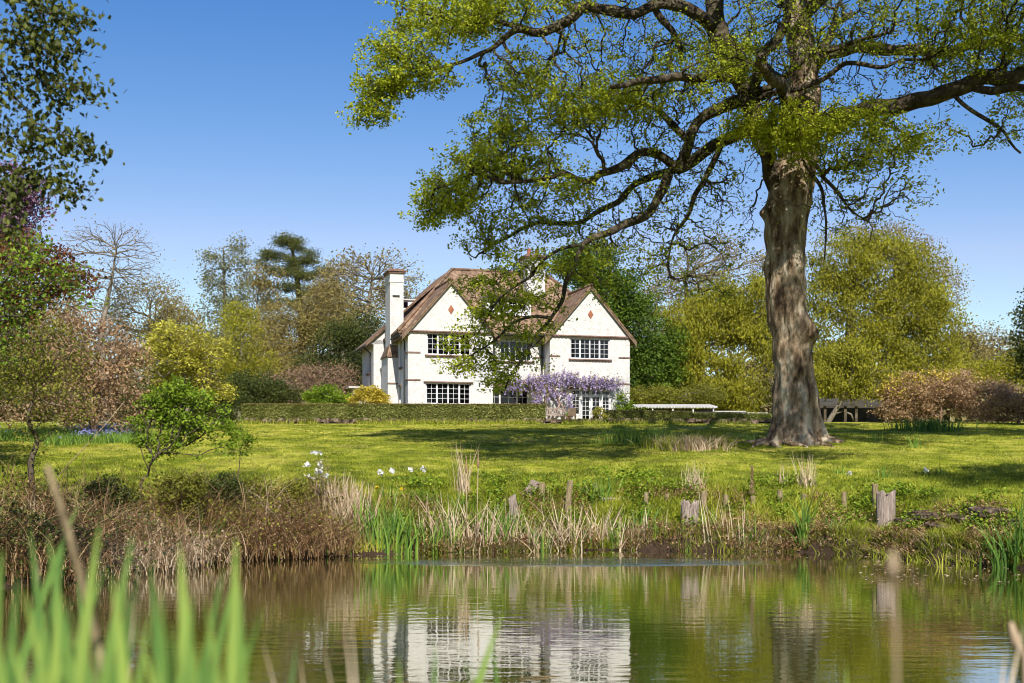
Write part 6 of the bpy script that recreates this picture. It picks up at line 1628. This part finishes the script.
# sawn planks holding the bank and stone ledge
seed(63)
def rock(name, label, c, s, rz=0, mat='stone', cat='rock', group=None):
    r = MB(); n = 8
    g = nrm(np.array([(a, b_, c_) for a in np.linspace(-1, 1, n) for b_ in np.linspace(-1, 1, n) for c_ in np.linspace(-1, 1, n) if max(abs(a), abs(b_), abs(c_)) > .99]))
    # a rounded box from a sphere grid
    th = np.linspace(0, math.pi, 12); ph = np.linspace(0, 2 * math.pi, 20, endpoint=False)
    T_, P_ = np.meshgrid(th, ph, indexing='ij')
    S = np.stack([np.sin(T_) * np.cos(P_), np.sin(T_) * np.sin(P_), np.cos(T_)], -1)
    S = np.sign(S) * np.abs(S) ** .45
    S = S * (0.85 + .35 * vnoise(S * 1.3 + c, 1.4)[..., None])
    V = S.reshape(-1, 3) * np.array(s); K = 20
    i = np.arange(11)[:, None] * K; j = np.arange(K)[None]; j2 = (j + 1) % K
    Q = np.stack([i + j, i + K + j, i + K + j2, i + j2], -1).reshape(-1, 4)
    o = r.add(V, Q).build(name, M[mat], smooth=False)
    o.location = c; o.rotation_euler = (rng.normal() * .05, rng.normal() * .05, rz)
    return tag(o, label, cat, group)
RK = [(918, 524, 26, 7, 'flat stone at the left end of the ledge, tilted'), (945, 517, 34, 7, 'long flat stone in the upper row of the ledge'), (975, 521, 30, 8, 'thick flat stone in the middle of the ledge'), (1002, 514, 36, 9, 'brown stone at the right end of the ledge'),
      (955, 529, 34, 6, 'pale low stone in the bottom row of the ledge'), (990, 530, 30, 6, 'dark low stone under the thick middle stone of the ledge'), (928, 512, 22, 5, 'small upper stone over the left end of the ledge'), (1018, 524, 22, 7, 'rounded stone behind the large right iris clump')]
for (px, py, w_, h_, lb) in RK:
    for dd in np.arange(.3, 4, .1):
        p = bank_at(px, dd)
        if HY - (p[2] - H) / p[1] * F <= py + 2: break
    sc = p[1] / F
    rock('ledge_stone', lb, (p[0], p[1] + .25, p[2] + .02), (w_ * sc * .72, .5, h_ * sc * .62), group='stones of the ledge in the right bank')
b = bank_at(770, .35); r = MB(); r.box((-1.4, -.06, -.05), (1.5, .06, .16)); o = r.build('bank_plank', M['old_wood']); o.location = (b[0], b[1], .26); o.rotation_euler = (0, .012, -.06)
tag(o, 'long grey plank lying along the water edge under the posts', 'plank')
b = onground(622, 37.2); rock('bare_soil', 'patch of bare pinkish soil and stones by the tall posts', (b[0], b[1] + .6, b[2] + .10), (.6, .5, .07), mat='pinksoil' if 'pinksoil' in M else 'old_wood', cat='soil patch')

# white flowers
seed(64)
def flower(label, p, h_, col='white_petal', n=1, name='iris_flower', rad=.05, cat='flower', group=None):
    r = empty(name, p, label, cat, group)
    mb = MB(); g = []
    for i in range(n):
        dx = rng.normal() * .05 * (n > 1); dz = rng.normal() * .06 * (n > 1)
        tube(mb, [(dx * .3, 0, -.05), (dx, 0, h_ + dz)], [.006, .004], 5); g.append([dx, 0, h_ + dz])
    mb.build('stem', M['iris'], r)
    g = np.repeat(np.array(g), 16, axis=0); g = g + rng.normal(size=g.shape) * rad * .55
    leaves(g, rad * 1.5, aspect=.9, up=.1).build('petals', M[col], r)
FL = [(380, 473, 'white_petal', 'white iris flower furthest left on the bank top'), (393, 471, 'white_petal', 'white iris flower right of the furthest left one'), (411, 470, 'white_petal', 'small white flower left of the last one'),
      (423, 469, 'white_petal', 'rightmost white iris flower of the bank top row'), (377, 487, 'yellow_petal', 'yellow flower under the left white iris flowers'), (401, 489, 'yellow_petal', 'small yellow flower between the white iris clumps')]
for px, py, c_, lb in FL:
    b = bank_at(px, 2.6); h_ = H + (HY - py) / F * b[1] - b[2]
    flower(lb, b, max(h_, .2), c_, rad=.065 if c_ == 'white_petal' else .05)
for px, py, lb in ((849, 473, 'single white flower on the lawn above the right posts'), (926, 470, 'pale flower on the lawn left of the stone ledge')):
    b = onground(px, 40.5); flower(lb, b, max(.12, H + (HY - py) / F * b[1] - b[2]), rad=.06)
tree('white_sapling', 'slim sapling with white blossom above the brown brambles', 'sapling', 316, 33.5,
     [(316, 490, .012), (317, 478, .01), (318, 468, .008)], [(318, 470, 14, 16, 1), (312, 484, 10, 8, .4)], 'bud_leaf', nattr=40, nleaf=260, lsize=.05, spread=.06, tip=.004, sd=150, bark='bark_pink',
     flowers=('blossom', 'white_petal', 130, .085, [(306, 463, 5, 3, 1), (318, 455, 7, 4, 1), (320, 466, 8, 7, 1), (323, 474, 6, 5, 1), (312, 476, 5, 4, .5)]))

# ------------------------------------------------------------------ brown bramble bank on the left
seed(70)
def bramble(label, px, d, w_m, h_m, nst, nlf, mat='bramble', green=.15, D=None):
    nst = int(nst * 1.5); green = min(.75, green * 1.5 + (.25 if d > .9 else 0)); h_m *= 1.1
    b = bank_at(px, d)
    r = empty('bramble_bush', b, label, 'bramble')
    B = rng.normal(size=(nst, 3)) * np.array([w_m * .5, .5, 0]); B[:, 2] = np.maximum(gz(b[0] + B[:, 0], b[1] + B[:, 1]) - b[2] - .05, -b[2] - .03)
    B[:, 2] += np.abs(rng.normal(size=nst)) * h_m * .25
    mb = MB(); blades(mb, B, h_m * (.35 + .7 * rng.random(nst)), .011 + .011 * rng.random(nst), rng.normal(size=(nst, 2)) * .95 + np.array([0, -.25]), segs=5, bend=.6)
    mb.build('stems', M[mat], r)
    g = rng.normal(size=(nlf, 3)) * np.array([w_m * .5, .4, 0]); zz = rng.random(nlf) ** .7 * h_m * .85
    g[:, 2] = np.maximum(gz(b[0] + g[:, 0], b[1] + g[:, 1]) - b[2], -b[2]) + zz * (.7 + .5 * vnoise(g + b, 1.2))
    cut = int(nlf * (1 - green))
    leaves(g[:cut], .06, aspect=.5).build('dead_leaves', M[mat], r)
    leaves(g[cut:] + np.array([0, 0, .08]), .075, aspect=.75).build('green_leaves', M['olive_leaf' if px > 150 else 'dark_leaf'], r)
BR = [(-15, 1.2, 2.2, 1.2, 420, 2600, 'bramble', .35, 'dark bramble thicket at the left edge below the young tree'), (30, 1.0, 1.8, 1.1, 420, 2200, 'bramble', .3, 'brown brambles under the small ochre tree'),
      (75, 1.6, 1.6, 1.15, 420, 2400, 'bramble', .1, 'dark russet brambles right of the small tree foot'), (70, .3, 1.8, .8, 460, 1300, 'dry', .12, 'straw and brown grass hanging over the left water edge'),
      (115, 1.0, 1.6, 1.1, 420, 2000, 'bramble', .15, 'tangled russet stems left of the leaning shrub'), (120, .2, 1.5, .7, 460, 1100, 'dry', .1, 'straw grass drooping to the water left of the reeds'),
      (155, .3, 1.6, .9, 480, 1400, 'dry', .15, 'straw coloured grass below the leaning shrub'), (165, 1.8, 1.6, 1.2, 380, 2400, 'bramble', .45, 'leafy brambles at the foot of the leaning shrub'),
      (200, 1.6, 1.5, 1.35, 380, 2600, 'bramble', .4, 'tall red brown stems and leaves right of the leaning shrub'), (210, .4, 1.5, .9, 420, 1500, 'bramble', .25, 'brown fern like tangle at the water below the red stems'),
      (245, 1.2, 1.4, 1.2, 380, 2600, 'dry', .55, 'leafy dark green mound in the bramble bank'), (250, .3, 1.4, .9, 480, 1700, 'bramble', .1, 'rusty bracken at the water below the leafy mound'),
      (285, .4, 1.3, 1.0, 480, 1900, 'bramble', .1, 'bright rust brown bracken drooping to the pond'), (290, 1.7, 1.3, .9, 340, 1700, 'bramble', .35, 'low brown growth under the white blossom sapling'),
      (318, .4, 1.1, .9, 420, 1500, 'bramble', .15, 'rightmost rust brown bracken at the water'), (330, 2.0, 1.1, .8, 300, 1300, 'bramble', .4, 'mixed green and brown growth beneath the straw reeds')]
for (px, d, w_, h_, ns, nl, mt, gr_, lb) in BR: bramble(lb, px, d, w_, h_, ns, nl, mt, gr_)
for px, d, n, h_, lb in ((205, .3, 14, 1.5, 'iris blades standing in the brambles below the shrub'), (128, 2.2, 60, .4, 'dark green grass patch between the small tree and the shrub'), (45, 2.8, 50, .45, 'green tuft at the small tree foot'), (262, .1, 8, .7, 'three green blades at the water under the rusty bracken'), (330, .2, 8, .7, 'broad green leaves at the water beside the bracken')):
    strap_clump(lb, bank_at(px, d), n, h_, .035, .2 if n < 30 else .5, name='iris_clump' if n < 30 else 'grass_tuft', cat='iris clump' if n < 30 else 'grass tuft', mat='iris' if n < 30 else 'grass')
# whippy rod
b = onground(58, 31.5); r = MB(); tube(r, [at(58, 476, 31), at(80, 452, 31), at(105, 425, 31), at(124, 402, 31)], [.014, .012, .01, .006], 6)
tag(r.build('bare_rod', M['dry'], smooth=True), 'thin bare rod slanting up from the left brambles', 'stick')

# ------------------------------------------------------------------ near bank, out of focus
seed(80)
def near_clump(label, pos, specs, mat='reed_near', name='near_reed_clump'):
    """specs: (tip px, tip py, foot px, D, width px, tint): each leaf is its own part"""
    r = empty(name, pos, label, 'reeds'); pos = np.array(pos)
    if name == 'near_reed_clump': specs = specs + [(a_ + rng.normal() * 16, b_ + 25 + rng.random() * 60, c_, d_ * (.9 + .3 * rng.random()), e_ * .7, f_ * .6) for a_, b_, c_, d_, e_, f_ in specs]
    for (tx, ty, fx, D, wp, tn) in specs:
        fx = fx * .9 + tx * .1
        tip = at(tx, ty, D); foot = np.array([(fx - 512) / F * D, D + .05, gzs((fx - 512) / F * D, D)])
        foot[2] = .62
        n = 18; t = 1 - (1 - np.linspace(0, 1, n)) ** 2.2
        mid = (tip + foot) / 2; mid[0] = foot[0] * .8 + tip[0] * .2; foot[0] += rng.normal() * .02
        c = foot + (tip - foot) * t[:, None]
        kick = (tip[0] - foot[0]) + (tx - fx) * 1.1 / F * D + rng.normal() * 60 / F * D
        c[:, 0] = tip[0] - kick * (1 - t ** 2.6)
        dpx = (tip[2] - c[:, 2]) / D * F
        w = wp / F * D * .29 * np.minimum(1, (np.maximum(dpx, 0) / 130) ** .75); w[-1] = 0.0004
        ang = rng.normal() * .3; side = np.array([math.cos(ang), math.sin(ang), 0])
        fold = np.array([-math.sin(ang), math.cos(ang), 0])
        V = np.stack([c - side * w[:, None], c + fold * w[:, None] * .35, c + side * w[:, None]], 1).reshape(-1, 3)
        Q = [(3 * i + j, 3 * i + j + 1, 3 * i + j + 4, 3 * i + j + 3) for i in range(n - 1) for j in range(2)]
        tt = np.repeat(np.clip(tn + (t - .5) * .25, 0, 1), 3)
        MB().add(V - pos, Q, tint=tt).build('leaf', M[mat], r, smooth=True)
A_ = [(2, 548, 40, 1.5, 30, .6), (48, 535, 70, 1.6, 24, .45), (22, 586, 62, 1.35, 26, .85), (66, 520, 52, 1.9, 20, .3), (100, 522, 66, 1.6, 26, .8), (80, 500, 74, 2.2, 17, .5), (134, 532, 88, 1.6, 22, .55), (112, 572, 72, 1.35, 26, .95), (-6, 610, 30, 1.3, 30, .7), (-24, 560, 20, 1.5, 28, .4), (128, 585, 84, 1.5, 20, .4), (10, 640, 44, 1.2, 26, .9), (96, 640, 80, 1.2, 24, .6), (58, 588, 64, 1.4, 22, .9), (30, 528, 48, 1.8, 20, .35), (140, 560, 96, 1.7, 18, .3), (-40, 640, 0, 1.3, 30, .5), (75, 660, 60, 1.15, 24, .8), (46, 610, 54, 1.3, 28, .7), (150, 610, 100, 1.4, 18, .6)]
B_ = [(180, 545, 212, 1.5, 28, .85), (236, 535, 196, 1.6, 26, .8), (160, 585, 200, 1.4, 22, .45), (150, 560, 190, 1.7, 18, .3), (240, 582, 210, 1.5, 22, .5), (264, 606, 214, 1.5, 18, .4), (206, 600, 204, 1.3, 26, .95), (176, 630, 198, 1.2, 26, .6), (138, 628, 186, 1.4, 20, .75), (224, 566, 205, 1.6, 18, .35), (192, 590, 200, 1.4, 20, .5), (152, 655, 190, 1.2, 24, .8), (216, 640, 206, 1.2, 24, .4), (248, 640, 222, 1.3, 20, .7), (232, 612, 214, 1.4, 18, .9)]
C_ = [(503, 612, 478, 2.0, 22, .7), (435, 640, 440, 1.8, 16, .4), (398, 655, 402, 1.8, 16, .8), (372, 668, 366, 1.7, 14, .6), (462, 660, 455, 1.7, 16, .5), (297, 640, 290, 1.8, 14, .4)]
near_clump('blurred foreground reed clump in the bottom left corner', (at(50, 600, 1.9)[0], 1.95, .6), A_)
near_clump('blurred foreground reed clump right of the corner one', (at(200, 600, 1.9)[0], 1.95, .6), B_)
near_clump('few blurred reed leaves at the bottom centre', (at(440, 600, 1.9)[0], 1.9, .6), C_)
near_clump('single blurred green leaf tip at the bottom right of centre', (at(850, 640, 1.9)[0], 1.9, .6), [(846, 664, 866, 1.9, 14, .9)])
D_ = [(345, 628, 330, 2.0, 9, .8), (322, 640, 350, 2.0, 9, .6), (352, 622, 368, 2.0, 7, .9), (300, 655, 318, 2.0, 8, .7), (38, 560, 70, 2.0, 12, .5), (262, 640, 268, 1.9, 8, .6), (135, 600, 110, 1.9, 10, .5)]
near_clump('blurred dry bent stems at the bottom between the reed clumps', (at(330, 640, 2.)[0], 2.0, .6), D_, mat='dry', name='dry_stem_clump')
near_clump('blurred pale dry stems in the bottom right corner', (at(1000, 640, 2.)[0], 2.0, .6), [(1006, 650, 998, 2.0, 10, .9), (1024, 625, 1012, 2.0, 12, .9), (1000, 668, 990, 1.9, 8, .7)], mat='dry', name='dry_stem_clump')


def stick(label, pts, rad, D, name='dry_stalk', mat='dry', head=None):
    P = np.array([at(a, b_, D) for a, b_ in pts]); b = P[0].copy()
    r = empty(name, b, label, 'stalk')
    mb = MB(); q, rr = resample(P - b, np.array(rad), .05); tube(mb, q, rr, 8); mb.build('stem', M[mat], r, smooth=True)
    if head:
        mb = MB(); h0, h1, hr = head
        a, c = at(*h0, D) - b, at(*h1, D) - b
        tube(mb, [a, a * .7 + c * .3, a * .4 + c * .6, c], [hr * .6, hr, hr * .9, hr * .4], 10); mb.build('seed_head', M[mat], r, smooth=True)
stick('thick blurred brown stalk leaning left over the reeds', [(240, 1300), (110, 700), (72, 545), (47, 466)], [.008, .0065, .0055, .0045], 1.8, mat='post_wood')
stick('blurred stalk with a pale drooping head at the right edge', [(1024, 900), (1026, 690), (1022, 650), (1014, 630)], [.005, .005, .004, .004], 2.2, head=((1017, 650), (1011, 622), .008))
stick('blurred upright tan stalk in front of the water below the right stump', [(899, 1250), (897, 700), (894, 600), (893, 558)], [.0018, .0016, .0015, .0015], 1.1, head=((893, 578), (893, 551), .0042))
# floating bits on the water
seed(81)
fb = MB(); pts = []
for _ in range(240):
    u = rng.random()
    if u < .6: px, D = 860 + rng.random() * 160, 24 + rng.random() * 7
    else: px, D = 350 + rng.random() * 560, 31 + rng.random() * 3
    x = (px - 512) / F * D
    if D < edge(x) - .15: pts.append((x, D, .006))
pts = np.array(pts)
leaves(pts, .09, up=8, aspect=.7, mb=fb)
tag(fb.build('floating_leaves', M['dry']), 'scattered pale bits floating on the pond', 'floating debris', kind='stuff')
